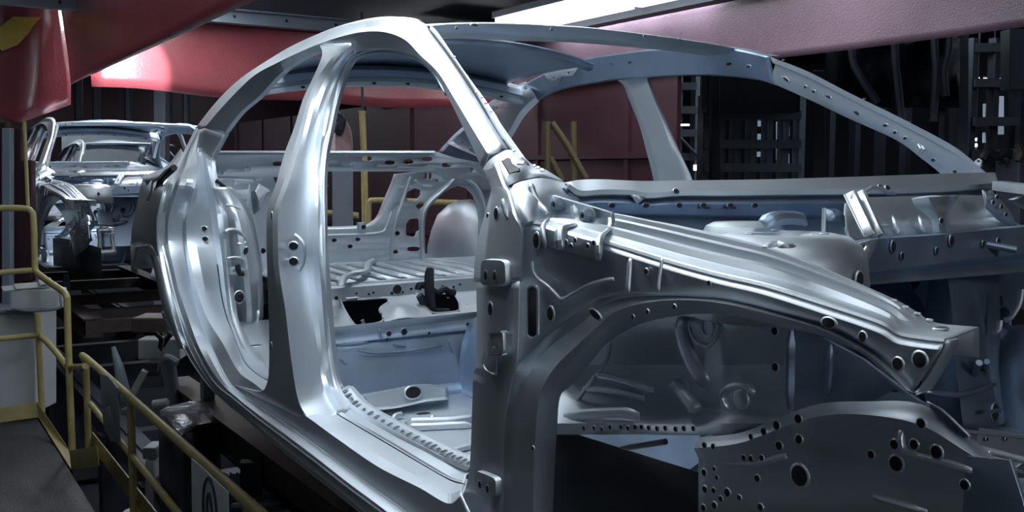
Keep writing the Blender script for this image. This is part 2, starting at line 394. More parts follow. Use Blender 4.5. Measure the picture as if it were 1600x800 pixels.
# seal flange running round the front door opening (thin bright double line)
def seal(name, keys, wdt=.012, parent=car):
    P = KY(*keys); Q = [p+V((0, .010, 0)) for p in P]
    c = sum(P, V())/len(P)
    R_ = [q+(c-q).normalized()*wdt for q in Q]
    return MB().loft([P, Q, R_], 5).build(name, STEEL, parent, solid=.002)
seal('seal_flange', [(694, 145, -.640), (675, 112, -.603), (656, 92, -.585), (636, 83, -.575), (609, 77.5, -.57), (582, 78, -.57), (558, 85, -.575), (541, 99, -.585), (528, 130, -.60), (518, 165, -.625), (510, 202, -.655), (502, 242, -.685), (498, 290, -.715), (498, 352, -.74), (500, 420, -.755), (504, 487, -.76), (512, 560, -.765), (522, 608, -.765), (544, 640, -.765), (593, 671, -.765), (640, 697, -.765), (680, 718, -.765), (712, 738, -.765)])
# ---- rear door jamb and rocker, one pressing sweeping down and forward
a = [(306, 200, -0.62), (287, 238, -0.74), (274, 262, -0.8), (259, 287, -0.86), (253, 306, -0.885), (246, 340, -0.9), (246, 376, -0.9), (251, 414, -0.9), (261, 459, -0.9), (274, 505, -0.9), (292, 552, -0.89), (328, 604, -0.88), (362, 633, -0.87), (400, 666, -0.895), (434, 694, -0.895), (474, 726, -0.895), (520, 762, -0.895), (566, 800, -0.895), (640, 862, -0.895), (700, 915, -0.895)]
b = [(308, 201, -0.638), (290, 238, -0.738), (280, 262, -0.79), (264, 287, -0.85), (259, 306, -0.872), (253, 340, -0.885), (252, 376, -0.885), (258, 414, -0.885), (268, 459, -0.885), (282, 504, -0.887), (299, 550, -0.885), (331, 601, -0.88), (365, 629, -0.872), (402, 663, -0.9), (436, 691, -0.9), (477, 723, -0.9), (523, 759, -0.9), (569, 797, -0.9), (643, 858, -0.9), (704, 910, -0.9)]
b2 = [(309.5, 202, -0.65), (293, 238, -0.735), (286, 262, -0.78), (275, 284, -0.838), (268, 308, -0.859), (259, 340, -0.872), (258, 376, -0.872), (265, 414, -0.872), (276, 459, -0.872), (289, 502, -0.876), (306, 547, -0.88), (335, 597, -0.885), (368, 625, -0.898), (405, 655, -0.903), (441, 682, -0.903), (490, 719, -0.903), (545, 762, -0.903), (596, 800, -0.903), (676, 866, -0.903), (740, 915, -0.903)]
b3 = [(312, 203, -0.665), (297, 238, -0.733), (291, 262, -0.775), (281, 285, -0.836), (273, 309, -0.857), (264, 340, -0.87), (263, 376, -0.87), (270, 414, -0.87), (281, 459, -0.87), (295, 500, -0.874), (312, 544, -0.876), (341, 593, -0.885), (371, 622, -0.898), (408, 651, -0.903), (445, 678, -0.903), (494, 715, -0.903), (549, 758, -0.903), (600, 796, -0.903), (680, 861, -0.903), (745, 911, -0.903)]
c = [(313.5, 202, -0.671), (306, 238, -0.72), (306, 262, -0.75), (301, 286, -0.785), (292, 312, -0.8), (287, 340, -0.815), (287, 376, -0.815), (292, 414, -0.815), (301, 459, -0.815), (313, 502, -0.822), (330, 541, -0.842), (354, 591, -0.87), (376, 615, -0.875), (418, 644, -0.876), (458, 671, -0.876), (512, 710, -0.876), (575, 757, -0.876), (634, 800, -0.876), (722, 869, -0.876), (790, 915, -0.876)]
c2 = [(314.5, 202, -0.674), (308, 238, -0.718), (309, 263, -0.745), (305, 290, -0.78), (297, 315, -0.797), (292, 340, -0.811), (292, 376, -0.811), (299, 414, -0.811), (310, 459, -0.811), (325, 500, -0.817), (347, 535, -0.835), (372, 580, -0.85), (398, 600, -0.87), (430, 625, -0.877), (470, 645, -0.877), (526, 685, -0.877), (590, 729, -0.877), (655, 762, -0.877), (700, 787, -0.877), (722, 774, -0.877)]
d = [(320, 200, -0.695), (316, 238, -0.7), (319, 265, -0.71), (322, 290, -0.715), (326, 315, -0.715), (330, 340, -0.712), (334, 376, -0.712), (340, 414, -0.712), (346, 459, -0.712), (353, 492, -0.72), (365, 522, -0.735), (379, 560, -0.76), (395, 580, -0.775), (428, 600, -0.785), (480, 620, -0.79), (540, 655, -0.79), (600, 690, -0.79), (667, 730, -0.79), (703, 750, -0.79), (725, 757, -0.8)]
d2 = [(334, 205, -0.676), (322, 240, -0.695), (325, 264, -0.712), (331, 290, -0.712), (336, 315, -0.712), (340, 340, -0.708), (344, 376, -0.708), (348, 414, -0.708), (353, 459, -0.708), (358, 493, -0.715), (370, 526, -0.73), (383, 556, -0.757), (399, 575, -0.77), (431, 594, -0.78), (484, 614, -0.785), (543, 651, -0.785), (604, 686, -0.785), (671, 726, -0.785), (706, 746, -0.785), (727, 752, -0.79)]
e = [(349, 210, -0.655), (330, 247, -0.685), (329, 264, -0.7), (334, 290, -0.7), (339, 315, -0.697), (347, 340, -0.692), (350, 376, -0.692), (353, 414, -0.692), (358, 462, -0.692), (364, 500, -0.7), (377, 535, -0.715), (390, 556, -0.745), (404, 569, -0.75), (432, 582, -0.755), (490, 604, -0.76), (551, 645, -0.765), (610, 680, -0.765), (677, 715, -0.765), (712, 735, -0.765), (729, 742, -0.765)]
R0 = [p+V((0, .03, -.035)) for p in KY(*a)]      # turned-under lower edge
R00 = [p+V((0, .07, -.045)) for p in KY(*a)]
er = [p+V((0, .02, .0)) for p in KY(*e)]
mb = MB().loft([KY(*k) for k in (b2, b3)]+[[lerp(p, q, .5)+V((.002, -.002, .001)) for p, q in zip(KY(*b3), KY(*c))]]+[KY(*k) for k in (c, c2)]+[[lerp(p, q, .35)+V((.004, -.004, .004))*(0 if i < 3 else 1) for i, (p, q) in enumerate(zip(KY(*c2), KY(*d)))]]+[KY(*k) for k in (d, d2, e)]+[er], 5)
for ln, k0 in ((b2, 3), (c, 3), (a, 3), (d, 13)):
    mb.tube(KY(*ln)[k0:], .0022, 6, n=5)
for x, y in ((320.5, 357), (322, 373)):
    mb.hole(aY(x, y, -.742)+V((.003, -.003, 0)), (.75, -.6, 0), .011, .008)
mb.seam([p+V((.001, -.002, .001)) for p in KY(*d)[7:]], .0012)
mb.build('door_jamb', STEEL, car, solid=.0025, angle=13)
MB().loft([KY(*b2), KY(*b), KY(*a), R0, R00], 5).tube(KY(*b)[8:], .0022, 6, n=5).build('rocker_panel', STEEL, car, solid=.0025, angle=14)
# sill kick plate strip with spot-weld slots inside the front opening
s0 = KY((524, 612, -.76), (549, 640, -.76), (598, 670, -.76), (650, 697, -.76), (690, 718, -.76), (728, 735, -.76))
s1 = [p+V((0, .035, .012)) for p in s0]; s2 = [p+V((0, .05, .008)) for p in s0]; s3 = [p+V((0, .06, -.05)) for p in s0]
mb = MB().loft([s0, s1, s2, s3], 5)
for i in range(26):
    t = i/25*(len(s0)-1); k = min(int(t), len(s0)-2); p = lerp(s0[k], s0[k+1], t-k)
    mb.hole(p+V((0, .018, .0065)), (0, -.3, 1), (.008 if i % 3 else .004), .003, tilt=(1, 0, 0))
mb.build('sill_flange', STEEL, car, solid=.002)

# ---- centre pillar, near side
pl = KY((500, 70, -.605), (504, 86, -.625), (490, 121, -.655), (474, 155, -.685), (460, 200, -.73), (445, 240, -.775), (433, 283, -.825), (419, 328, -.865), (417, 372, -.88), (418, 420, -.885), (421, 510, -.885), (421, 568, -.885), (418, 598, -.885), (405, 612, -.885), (360, 600, -.87))
pm = KY((548, 67, -.594), (524, 95, -.62), (504, 121, -.64), (488, 155, -.675), (476, 200, -.72), (464, 242, -.768), (451, 286, -.818), (436, 330, -.862), (434, 372, -.876), (436, 420, -.882), (446, 485, -.882), (455, 560, -.882), (465, 620, -.88), (478, 648, -.875), (500, 668, -.87))
pm0 = [lerp(p, q, .8)+V((-.004, -.005, 0)) for p, q in zip(pl, pm)]
pq = KY((552, 76, -.585), (532, 105, -.60), (518, 132, -.62), (506, 165, -.645), (498, 200, -.67), (490, 242, -.70), (486, 286, -.73), (481, 325, -.755), (479, 372, -.77), (479, 420, -.775), (486, 475, -.782), (497, 555, -.788), (502, 592, -.79), (512, 622, -.79), (528, 648, -.79))
pr_ = KY((556, 80, -.58), (536, 103, -.592), (523, 132, -.612), (512, 165, -.638), (505, 202, -.665), (499, 242, -.69), (494, 286, -.72), (492, 325, -.742), (490, 372, -.755), (491, 420, -.762), (496, 475, -.77), (504, 555, -.775), (510, 592, -.778), (520, 616, -.78), (540, 644, -.78))
ps = KY((558, 82, -.575), (540, 99, -.585), (527, 130, -.602), (517, 165, -.628), (509, 202, -.658), (501, 242, -.685), (497, 286, -.715), (497, 325, -.735), (497, 372, -.748), (500, 420, -.757), (504, 475, -.762), (511, 555, -.765), (518, 598, -.765), (526, 613, -.765), (545, 641, -.765))
psr = [p+V((-.01, .03, 0)) for p in ps]; plr = [p+V((-.02, .10, 0)) for p in pl]
mb = MB().loft([plr, pl, pm0, pm], 5).loft([pm, [lerp(p, q, .3)+V((.006, -.003, 0)) for p, q in zip(pm, pq)], [lerp(p, q, .7)+V((.006, -.003, 0)) for p, q in zip(pm, pq)], pq, pr_, ps, psr], 5)
for x, y in ((461, 384), (461, 408)): mb.hole(aY(x, y, -.828)+V((.008, -.006, 0)), (.8, -.6, 0), .012, .010)
ry = -.838
mb.rib([aY(x, y, ry+.05*(x-436)/44)+V((.011, -.006, 0)) for x, y in ((446, 365), (462, 367), (475, 380), (477, 398), (473, 415), (462, 427), (446, 430))], .008, .004, (.8, -.6, 0))
for y in (541, 542, 337): mb.hole(aY(425 if y != 337 else 426, y, -.886), (0, -1, 0), .004, .009)
mb.build('center_pillar', STEEL, car, solid=.0025, angle=16)
# inner wall of the pillar seen through the front opening
mb = MB(); plate(mb, 'Y', -.745, [(500, 455), (506, 470), (515, 540), (518, 585), (514, 600), (506, 560)], [(508, 530, 2, 2.5)], th=.003)
mb.build('pillar_inner', STEEL_SHADED, car)

# ---- rear quarter: outer skin behind the jamb, with the tail opening slot
q0 = [aY(283, 232, -.70), aY(262, 258, -.76), aY(243, 268, -.80), aY(221, 277, -.82)]
q1 = [aY(287, 240, -.74), aY(272, 264, -.80), aY(254, 279, -.84), aY(226, 283, -.86)]
q2 = [aY(285, 246, -.76), aY(268, 272, -.83), aY(250, 288, -.87), aY(238, 285, -.87)]
mb = MB().loft([q0, q1], 6)
skin = lambda x, y: aX(x, y, -2.35-.006*(250-x)) 
def qs(x, y, yy): return aY(x, y, yy)
top = [qs(221, 277, -.82), qs(226, 284, -.86), qs(235, 287, -.875)]
mb.build('quarter_shoulder', STEEL, car, solid=.0025)
rows = []
for (x0, y0, ya), (x1, y1, yb) in (((258, 290, -.875), (224, 278, -.82)), ((252, 312, -.895), (218, 300, -.84)), ((246, 340, -.90), (213, 330, -.85)), ((245, 372, -.90), (206, 360, -.86)), ((249, 400, -.90), (204, 392, -.86)), ):
    rows.append([aY(x0+(x1-x0)*t, y0+(y1-y0)*t, ya+(yb-ya)*t**2) for t in (0, .2, .4, .6, .8, 1)])
mbq = MB().loft(rows, 4)
arch = [aY(x, y, -.885) for x, y in ((204, 392), (207, 420), (214, 400), (224, 389), (235, 400), (243, 430), (252, 470), (262, 500), (280, 545))]
arch2 = [p+V((0, .14, 0)) for p in arch]
mbq.loft([arch, arch2], 4)
jb = [aY(x, y, -.90) for x, y in ((204, 380), (208, 384), (216, 386), (224, 384), (236, 384), (247, 404), (256, 450), (268, 492), (286, 540))]
mbq.loft([jb, arch], 4)
mbq.build('quarter_panel', STEEL, car, solid=.0025)
# recessed tail-lamp channel
ch = [(272, 262), (262, 271), (252, 281), (248, 292), (243, 304), (236, 315)]
mb = MB().tube([aY(x, y, -.868) for x, y in ch], .012, 8, n=4, m=1)
mb.rib([aY(x, y, -.88) for x, y in ((263, 263), (250, 277), (240, 284), (237, 300), (231, 313), (236, 318), (244, 308), (247, 300))], .012, .006, (.3, -1, .2))
mb.build('tail_channel', STEEL, car)
# ---- foot of the windshield pillar and the cowl side
mb = MB()
r0 = KY((755, 265, -.745), (764, 281, -.762), (768, 298, -.775), (764, 314, -.785), (757, 340, -.795), (749, 370, -.80), (743, 405, -.81), (741, 440, -.82))
r1 = KY((763, 262, -.768), (773, 282, -.785), (778, 303, -.798), (780, 325, -.808), (784, 345, -.815), (787, 370, -.822), (788, 405, -.828), (788, 440, -.83))
r2 = KY((772, 255, -.775), (784, 285, -.793), (792, 303, -.805), (798, 325, -.815), (806, 342, -.822), (815, 362, -.825), (814, 405, -.83), (812, 440, -.832))
r3 = KY((778, 250, -.770), (791, 288, -.792), (797, 300, -.802), (803, 322, -.812), (811, 342, -.818), (817, 360, -.82), (816, 405, -.826), (814, 440, -.828))
mb.loft([r0, [lerp(p, q, .5)+V((0, -.004, 0)) for p, q in zip(r0, r1)], r1, r2, r3], 5)
mb.rib([aY(x, y, -.815) for x, y in ((786, 312), (791, 330), (799, 346))], .010, .004, (.3, -1, .2))
mb.hole(aY(777, 334, -.812), (0, -1, 0), .006, .010); mb.hole(aY(764, 337, -.80), (0, -1, 0), .004)
mb.build('pillar_foot', STEEL, car, solid=.0025)
mb = MB()
pt = KY((755, 265, -.750), (764, 252, -.757), (778, 242, -.745), (795, 235, -.71), (815, 244, -.695), (832, 258, -.68), (852, 266, -.665), (878, 282, -.65))
pmid = KY((764, 283, -.768), (772, 276, -.778), (784, 268, -.772), (798, 262, -.755), (814, 262, -.738), (829, 268, -.715), (848, 272, -.695), (878, 283.5, -.652))
pb = KY((770, 298, -.778), (779, 296, -.788), (788, 295, -.788), (797, 291, -.782), (808, 286, -.768), (820, 282, -.752), (842, 278, -.722), (880, 285, -.655))
mb.loft([pt, pmid, pb], 5)
for x, y in ((803, 236), (813, 247), (841, 263), (848, 267), (835, 260)): mb.hole(aY(x, y, -.705), (.5, -.5, .7), .0025, m=0)
mb.tube([aY(x, y, -.79+.0015*(x-797)) for x, y in ((797, 291), (808, 286), (820, 282), (842, 278))], .0015, 6, m=1)
mb.build('cowl_side_upper', STEEL, car, solid=.0025)
mb = MB()
mb.loft([KY((796, 293, -.79), (808, 287, -.777), (820, 283, -.762), (842, 279, -.732), (862, 281, -.70), (881, 286, -.66)),
         KY((802, 322, -.806), (815, 318, -.80), (830, 316, -.785), (847, 313, -.755), (868, 308, -.71), (893, 301, -.66)),
         KY((817, 351, -.82), (828, 346, -.81), (840, 343, -.79), (852, 340, -.76), (872, 332, -.72), (906, 313, -.66))], 5)
mb.rib([aY(x, y, -.765) for x, y in ((829, 288), (833, 303), (842, 320), (856, 334))], .012, .006, (.5, -.7, .5))
mb.rib([aY(x, y, -.70) for x, y in ((848, 283), (862, 296), (868, 306))], .012, .006, (.5, -.7, .5))
mb.build('cowl_side_lower', STEEL, car, solid=.0025)
# square access hole in the pillar foot with its turned tab
mb = MB()
sq = [(785, 256), (795, 251), (799, 252), (802, 260), (808, 264), (814, 268), (815, 273), (798, 278)]
sqp = [aY(x, y, -.776+.0011*(x-785)) for x, y in sq]
cs = sum(sqp, V())/len(sqp); up_ = V((.004, -.005, .005))
mb.add([p+up_ for p in sqp], [tuple(range(len(sqp)))], 1)
mb.add([cs+(p-cs)*.86+up_*1.25 for p in sqp], [tuple(range(len(sqp)))], 0)
mb.bar(aY(816, 257, -.75)+up_, aY(818, 270, -.75)+up_*3, .012, .003)
mb.build('access_tab', [WHITEP, BLACKM], car, label='bright square plate over a hole at the pillar foot')

# ---- hinge pillar and front side panel (dark side faces)
OY = [(817, 352, -.81), (835, 349, -.80), (870, 357, -.785), (942, 378, -.762), (1000, 396, -.752), (1062, 415, -.742), (1130, 433, -.732), (1200, 449, -.722), (1300, 480, -.71), (1375, 505, -.70), (1405, 522, -.692), (1440, 529, -.686), (1476, 533, -.68)]
NY = [(826, 345, -.70), (850, 342, -.69), (895, 330, -.655), (957, 336, -.635), (1025, 347, -.625), (1085, 359, -.615), (1150, 374, -.605), (1218, 394, -.595), (1328, 439, -.58), (1400, 470, -.57), (1430, 487, -.56), (1461, 505, -.55), (1529, 512, -.50)]
U_ = [(803, 588, -.822), (822, 556, -.806), (855, 525, -.788), (905, 487, -.774), (941, 467, -.762), (984, 461, -.752), (1060, 461, -.740), (1130, 467, -.728), (1215, 487, -.712), (1286, 508, -.700), (1345, 537, -.690), (1385, 566, -.683), (1427, 612, -.678)]
O3, N3, U3 = KY(*OY), KY(*NY), KY(*U_)
mb = MB()
O3b = [p+V((0, -.006, -.010)) for p in O3]
mb.loft([O3, O3b]+[[lerp(p, q, t) for p, q in zip(O3b, U3)] for t in (.2, .4, .6, .8)]+[U3], 6)
mb.tube(O3, .0028, 6, n=6)
def hY(x): return -.80+.00018*(x-812)
mb.hole(aY(840, 376, -.805), (0, -1, 0), .0085, .0125, rim=True)
mb.hole(aY(1012, 424, -.757), (0, -1, 0), .004); mb.hole(aY(1350, 526, -.71), (0, -1, 0), .005, .006)
mb.hole(aY(1297, 504, -.725), (0, -1, 0), .010, .006); mb.hole(aY(1405, 568, -.702), (0, -1, 0), .007); mb.hole(aY(1439, 562, -.697), (0, -1, 0), .009)
mb.hole(aY(862, 490, -.806), (0, -1, 0), .009, .011, rim=True); mb.hole(aY(1110, 442, -.75), (0, -1, 0), .003)
mb.rib([aY(x, y, -.81+.0002*(x-830)) for x, y in ((833, 408), (834, 422), (842, 436), (858, 448), (870, 460), (880, 468), (895, 461), (920, 447), (942, 440), (960, 436))], .007, .0035, (0, -1, 0))
mb.rib([aY(986, 404, -.762), aY(984, 430, -.767), aY(982, 460, -.773)], .010, .004, (0, -1, 0))
mb.rib([aY(1036, 404, -.752), aY(1033, 430, -.757), aY(1030, 456, -.765)], .004, .003, (0, -1, 0))
# long slot: flat dark face, the shade inside it put into the colour
sl = [aY(836+8*math.cos(t)*1.0, 487+ (33 if math.sin(t) > 0 else -33)+8*math.sin(t), -.815) for t in [2*PI*k/24 for k in range(24)]]
mb.add([p+V((0, -.004, 0)) for p in sl], [tuple(range(24))], 1)
mb.tube([p+V((0, -.004, 0)) for p in sl+[sl[0]]], .0016, 6)
mb.build('apron_panel', STEEL, car, solid=.0025, angle=25)
Lh = KY((741, 440, -.82), (742, 500, -.828), (742, 566, -.835), (737, 584, -.837), (736, 620, -.838), (733, 710, -.842), (728, 752, -.846), (716, 785, -.85), (700, 830, -.855))
Lr = [p+V((-.012, .03, 0)) for p in Lh]
Rh = KY((812, 440, -.832), (811, 500, -.835), (808, 560, -.84), (799, 600, -.838), (793, 640, -.838), (788, 710, -.842), (787, 752, -.846), (786, 800, -.85), (784, 850, -.855))
Mh = [lerp(p, q, .45)+V((0, -.004, 0)) for p, q in zip(Lh, Rh)]; Mh2 = [lerp(p, q, .62) for p, q in zip(Lh, Rh)]; Mh3 = [lerp(p, q, .7)+V((0, .003, 0)) for p, q in zip(Lh, Rh)]
mb = MB().loft([Lr, [p+V((0.0, 0.006, 0)) for p in Lh], [lerp(p, q, .06) for p, q in zip(Lh, Rh)], Mh, Mh2, Mh3, Rh], 5)
mb.hole(aY(768, 483, -.832), (0, -1, 0), .007, .011)
mb.build('hinge_pillar', STEEL, car, solid=.0025)
# pads where the door hinges bolt on
def pad(corners, y, holes):
    P = rnd([aY(*c_, y) for c_ in corners], .25, 4); c0 = sum(P, V())/len(P); k = len(P)
    A = [p+V((0, .008, 0)) for p in P]; B = [c0+(p-c0)*.95+V((0, -.003, 0)) for p in P]; C_ = [c0+(p-c0)*.84+V((0, -.0035, 0)) for p in P]
    mb = MB().loft([A+[A[0]], B+[B[0]], C_+[C_[0]]], 0); mb.add(C_, [tuple(range(k))])
    for x, y_, r in holes: mb.hole(aY(x, y_, y-.0045), (0, -1, 0), r, r*1.3)
    mb.build('hinge_pad', STEEL, car)
pad([(753, 404), (792, 406), (794, 447), (751, 447)], -.838, [(760, 430, .006), (774, 431, .006)])
pad([(743, 733), (778, 747), (778, 778), (742, 768)], -.856, [(751, 757, .005), (763, 764, .005)])
mb = MB()
plate(mb, 'Y', -.860, [(764, 526), (768, 520), (788, 518), (789, 553), (765, 556)], [(774, 541, 2.2, 2.2)], th=.004, corner=.2)
mb.bar(aY(766, 521, -.860), aY(787, 518, -.860), .012, .003); mb.bar(aY(789, 520, -.85), aY(798, 520, -.835), .01, .004); mb.bar(aY(766, 556, -.853), aY(788, 553, -.853), .010, .003)
mb.rib([aY(x, y, -.84) for x, y in ((757, 548), (757, 572), (768, 582), (776, 583), (777, 560))], .004, .003, (0, -1, 0))
mb.build('check_strap_plate', STEEL, car)

# ---- wheel arch closing band
Ua = [(784, 850, -.855), (787, 725, -.843), (790, 665, -.84), (796, 612, -.835)]+[(805, 582, -.826)]+U_[1:]
Va = [(839, 850, -.845), (841, 730, -.835), (843, 690, -.832), (848, 628, -.822), (860, 594, -.812), (880, 566, -.80), (905, 542, -.787), (937, 513, -.775), (965, 489, -.766), (1006, 474, -.756), (1070, 468, -.744), (1140, 474, -.732), (1222, 494, -.715), (1290, 514, -.703), (1347, 542, -.692), (1387, 572, -.685), (1428, 613.5, -.680)]
Wa = [(861, 850, -.80), (866, 725, -.78), (869, 675, -.77), (874, 620, -.76), (890, 603, -.75), (907, 584, -.74), (924, 563, -.73), (945, 538, -.72), (972, 519, -.71), (1010, 502, -.70), (1070, 491, -.69), (1135, 490, -.68), (1216, 508, -.675), (1286, 524, -.675), (1345, 550, -.675), (1385, 583, -.68), (1428, 615, -.685)]
U3a, V3a, W3a = KY(*Ua), KY(*Va), KY(*Wa)
V3o = [p+V((0, -.008, 0)) for p in V3a]
mb = MB().loft([U3a, [lerp(p, q, .25)+V((0, .012, 0)) for p, q in zip(U3a, V3a)], [lerp(p, q, .85)+V((0, .010, 0)) for p, q in zip(U3a, V3a)], V3o, [lerp(p, q, .2)+V((0, -.004, 0)) for p, q in zip(V3a, W3a)], W3a], 5)
mb.hole(aY(932, 491, -.79), (0, -1, 0), .014, .0055, tilt=(.35, 0, 1))
for x, y in ((1014, 487), (991, 495), (1056, 479), (720+115, 700)): mb.hole(aY(x, y, -.765 if x > 900 else -.86), (0, -1, 0), .003)
mb.build('wheel_arch_band', STEEL, car, solid=.0025, angle=24)

# ---- upper rail: ribbed top face running forward to its tip
env = [0, .2, .6, 1, 1, 1, 1, 1, .9, .5, .1, 0, 0]
def rrow(s, h): return [lerp(p, q, s)+V((0, 0, h*env[i])) for i, (p, q) in enumerate(zip(N3, O3))]
N3d = [p+V((0, .004, -.04)) for p in N3]
mb = MB().loft([N3d, rrow(0, 0), rrow(.03, .002), rrow(.24, .001), rrow(.28, .015), rrow(.34, .016), rrow(.37, .004), rrow(.40, .012), rrow(.46, .012), rrow(.49, -.010), rrow(.60, -.010), rrow(.65, .010), rrow(.71, .010), rrow(.75, .001), rrow(.9, .002), rrow(.96, .002), rrow(1, 0)], 6)
for i in range(14):
    t = 3+i*.6; k = min(int(t), 11); mb.hole(lerp(lerp(N3[k], N3[k+1], t-k), lerp(O3[k], O3[k+1], t-k), .13)+V((0, 0, .002)), (0, 0, 1), .004, m=0)
mb.hole(aY(1470, 518, -.60)+V((0, 0, .002)), (0, 0, 1), .010, .006)
mb.build('upper_rail', STEEL, car, solid=.0025, angle=12)
tip = KY((1529, 512, -.50), (1476, 533, -.68), (1472, 548, -.68), (1440, 604, -.68), (1428, 614, -.688))
mb = MB().loft([[p for p in tip[1:]], [p+V((-.004, .03, 0)) for p in tip[1:]]], 3)
mb.add(KY((1427, 612, -.66), (1446, 605, -.60), (1458, 606, -.6), (1432, 617, -.66)), [(0, 1, 2, 3)])
mb.build('rail_tip', STEEL, car, solid=.003)
# bracket with two weld nuts standing on the rail
t_ = KY((863, 306, -.722), (886, 313, -.718), (910, 320, -.714), (934, 327, -.71), (956, 334, -.706))
b_ = KY((861, 338, -.715), (883, 344, -.711), (905, 351, -.707), (928, 358, -.703), (952, 364, -.70))
o_ = KY((852, 353, -.80), (874, 359, -.797), (896, 365, -.79), (918, 371, -.785), (940, 377, -.78))
w_ = KY((855, 386, -.81), (875, 391, -.807), (896, 397, -.80), (918, 402, -.795), (937, 407, -.79))
t_b = [p+V((0, .006, 0)) for p in t_]
mb = MB().loft([t_b, t_, [lerp(p, q, .97) for p, q in zip(t_, b_)], [lerp(p, q, .12)+V((0, 0, .002)) for p, q in zip(b_, o_)], o_, [lerp(p, q, .1)+V((0, -.006, 0)) for p, q in zip(o_, w_)], w_], 4)
mb.rib([aY(899, 320, -.708), aY(901, 335, -.712), aY(903, 351, -.716), aY(893, 356, -.75), aY(880, 359, -.79), aY(876, 366, -.805), aY(876, 391, -.812)], .020, .009, (.3, -.8, .6), n=5)
mb.rib([aY(862, 340, -.725), aY(852, 352, -.79), aY(850, 362, -.812), aY(854, 387, -.815)], .012, .005, (-.3, -.9, .3))
mb.rib([aY(956, 336, -.698), aY(954, 358, -.712), aY(942, 370, -.765), aY(937, 382, -.795), aY(936, 407, -.797)], .014, .007, (.2, -.9, .4))
for x, y in ((901, 375), (921, 384), (895, 384), (887, 378), (930, 379)): mb.hole(aY(x, y, -.803), (0, -1, 0), .003)
brk = mb.build('hood_hinge_bracket', STEEL, car, solid=.003, angle=18)
for x, y in ((874, 320), (919, 337)):
    c0 = aY(x, y, -.722); mb = MB().cyl(c0+V((0, .004, 0)), (0, 1, 0), .0125, .006, 20).cyl(c0+V((0, -.004, 0)), (0, 1, 0), .0105, .012, 6)
    ringp = [c0+V((math.cos(t)*.0068, -.011, math.sin(t)*.0068)) for t in [2*PI*k/16 for k in range(17)]]
    mb.tube(ringp, .0024, 6).cyl(c0+V((0, -.0105, 0)), (0, 1, 0), .005, .001, 16, m=1)
    mb.build('weld_nut', [GREY, DARKHOLE], brk, label='dark round nut')

# ---- cowl across the front of the cabin
def Xc(y): return .07+.25*(1-(y/.76)**2)
def cw(px, py, off=0): return hit(px, py, lambda p: p.x-Xc(p.y)-off)
xs = [884, 905, 940, 985, 1010, 1062, 1130, 1200, 1300, 1364, 1390, 1450, 1500, 1555]
yb = [286, 282, 281, 283, 283.5, 283, 282, 281, 278, 276, 275, 273, 271, 270]
yf = [290, 305, 303, 304, 309, 305, 305, 304, 303, 302, 302, 300, 297, 292]
rb = [cw(x, y) for x, y in zip(xs, yb)]; rf = [cw(x, y, .035) for x, y in zip(xs, yf)]
rbk = [p+V((-.05, 0, -.01)) for p in rb]
rf2 = [p+V((-.012, 0, -.004)) for p in rf]
ylow = [300, 326, 330, 332, 333, 333, 334, 334, 334, 334, 334, 332, 330, 326]
rl = [cw(x, y, .02) for x, y in zip(xs, ylow)]
mb = MB().loft([rbk, rb, [lerp(p, q, .85)+V((.006, 0, .004)) for p, q in zip(rb, rf)], rf, rf2], 4)
mb.add([cw(984, 303, .037), cw(1010, 308, .037), cw(995, 319, .037)], [(0, 1, 2)])
mb.tube([cw(x, y, .045) for x, y in ((1350, 300), (1362, 293), (1378, 293), (1386, 301), (1398, 303))], .0025, 6)
for x, y in ((1368, 298), (1379, 299), (1050, 305)): mb.hole(cw(x, y, .03)+V((.01, 0, .006)), (1, -.3, .6), .005)
mb.build('cowl_panel', STEEL, car, solid=.002)
mb = MB().loft([rf2, [lerp(p, q, .4)+V((.012, 0, 0)) for p, q in zip(rf2, rl)], rl, [p+V((-.01, 0, -.01)) for p in rl]], 4)
for x in (955, 1008, 1060, 1098, 1140, 1178): mb.hole(cw(x, 321, .035), (1, -.2, 0), .006, .004)
for x in (1100, 1140): mb.tube([cw(x-9, 324, .036), cw(x+9, 325, .036)], .0012, 6, m=1)
mb.build('cowl_lip', STEEL_SHADED, car, solid=.002)
# trough under the cowl, steel with shade in its colour, pressed humps
tr0 = [cw(x, y, .0) for x, y in zip(xs, [y+1 for y in ylow])]
tr1 = [V((.40, p.y*1.0, .86)) for p in tr0]; tr2 = [V((.52, p.y, .80)) for p in tr0]; tr3 = [V((.50, p.y, .55)) for p in tr0]
mb = MB().loft([tr0, [lerp(p, q, .4)+V((0, 0, -.03)) for p, q in zip(tr0, tr1)], tr1, tr2], 4)
mb.rib([aX(x, y, .44) for x, y in ((1190, 352), (1215, 342), (1240, 342), (1258, 346))], .03, .012, (1, 0, 1))
mb.rib([aX(x, y, .44) for x, y in ((1288, 340), (1304, 338), (1318, 350))], .03, .012, (1, 0, 1))
mb.build('cowl_trough', STEEL_SHADED, car, solid=.002)
# upper dash cross wall and the light panel with a sloping stay on the far side
def dashX(px, py, x=.50): return aX(px, py, x)
mb = MB().loft([[dashX(x, y) for x, y in ((1333, 385), (1345, 375), (1400, 370), (1460, 366), (1530, 358), (1600, 352), (1680, 345))],
                [dashX(x, y, .52) for x, y in ((1330, 390), (1345, 377), (1400, 372), (1460, 368), (1530, 361), (1600, 355), (1680, 348))],
                [dashX(x, y, .52) for x, y in ((1326, 432), (1345, 428), (1400, 420), (1460, 412), (1530, 403), (1600, 396), (1680, 388))],
                [dashX(x, y, .47) for x, y in ((1326, 442), (1345, 440), (1400, 432), (1460, 424), (1530, 414), (1600, 408), (1680, 400))]], 4)
for x, y, r in ((1394, 385, .006), (1485, 376, .006), (1408, 400, .004), (1462, 392, .004), (1558, 380, .006), (1535, 381, .004)): mb.hole(aX(x, y, .522), (1, 0, 0), r, r*1.6)
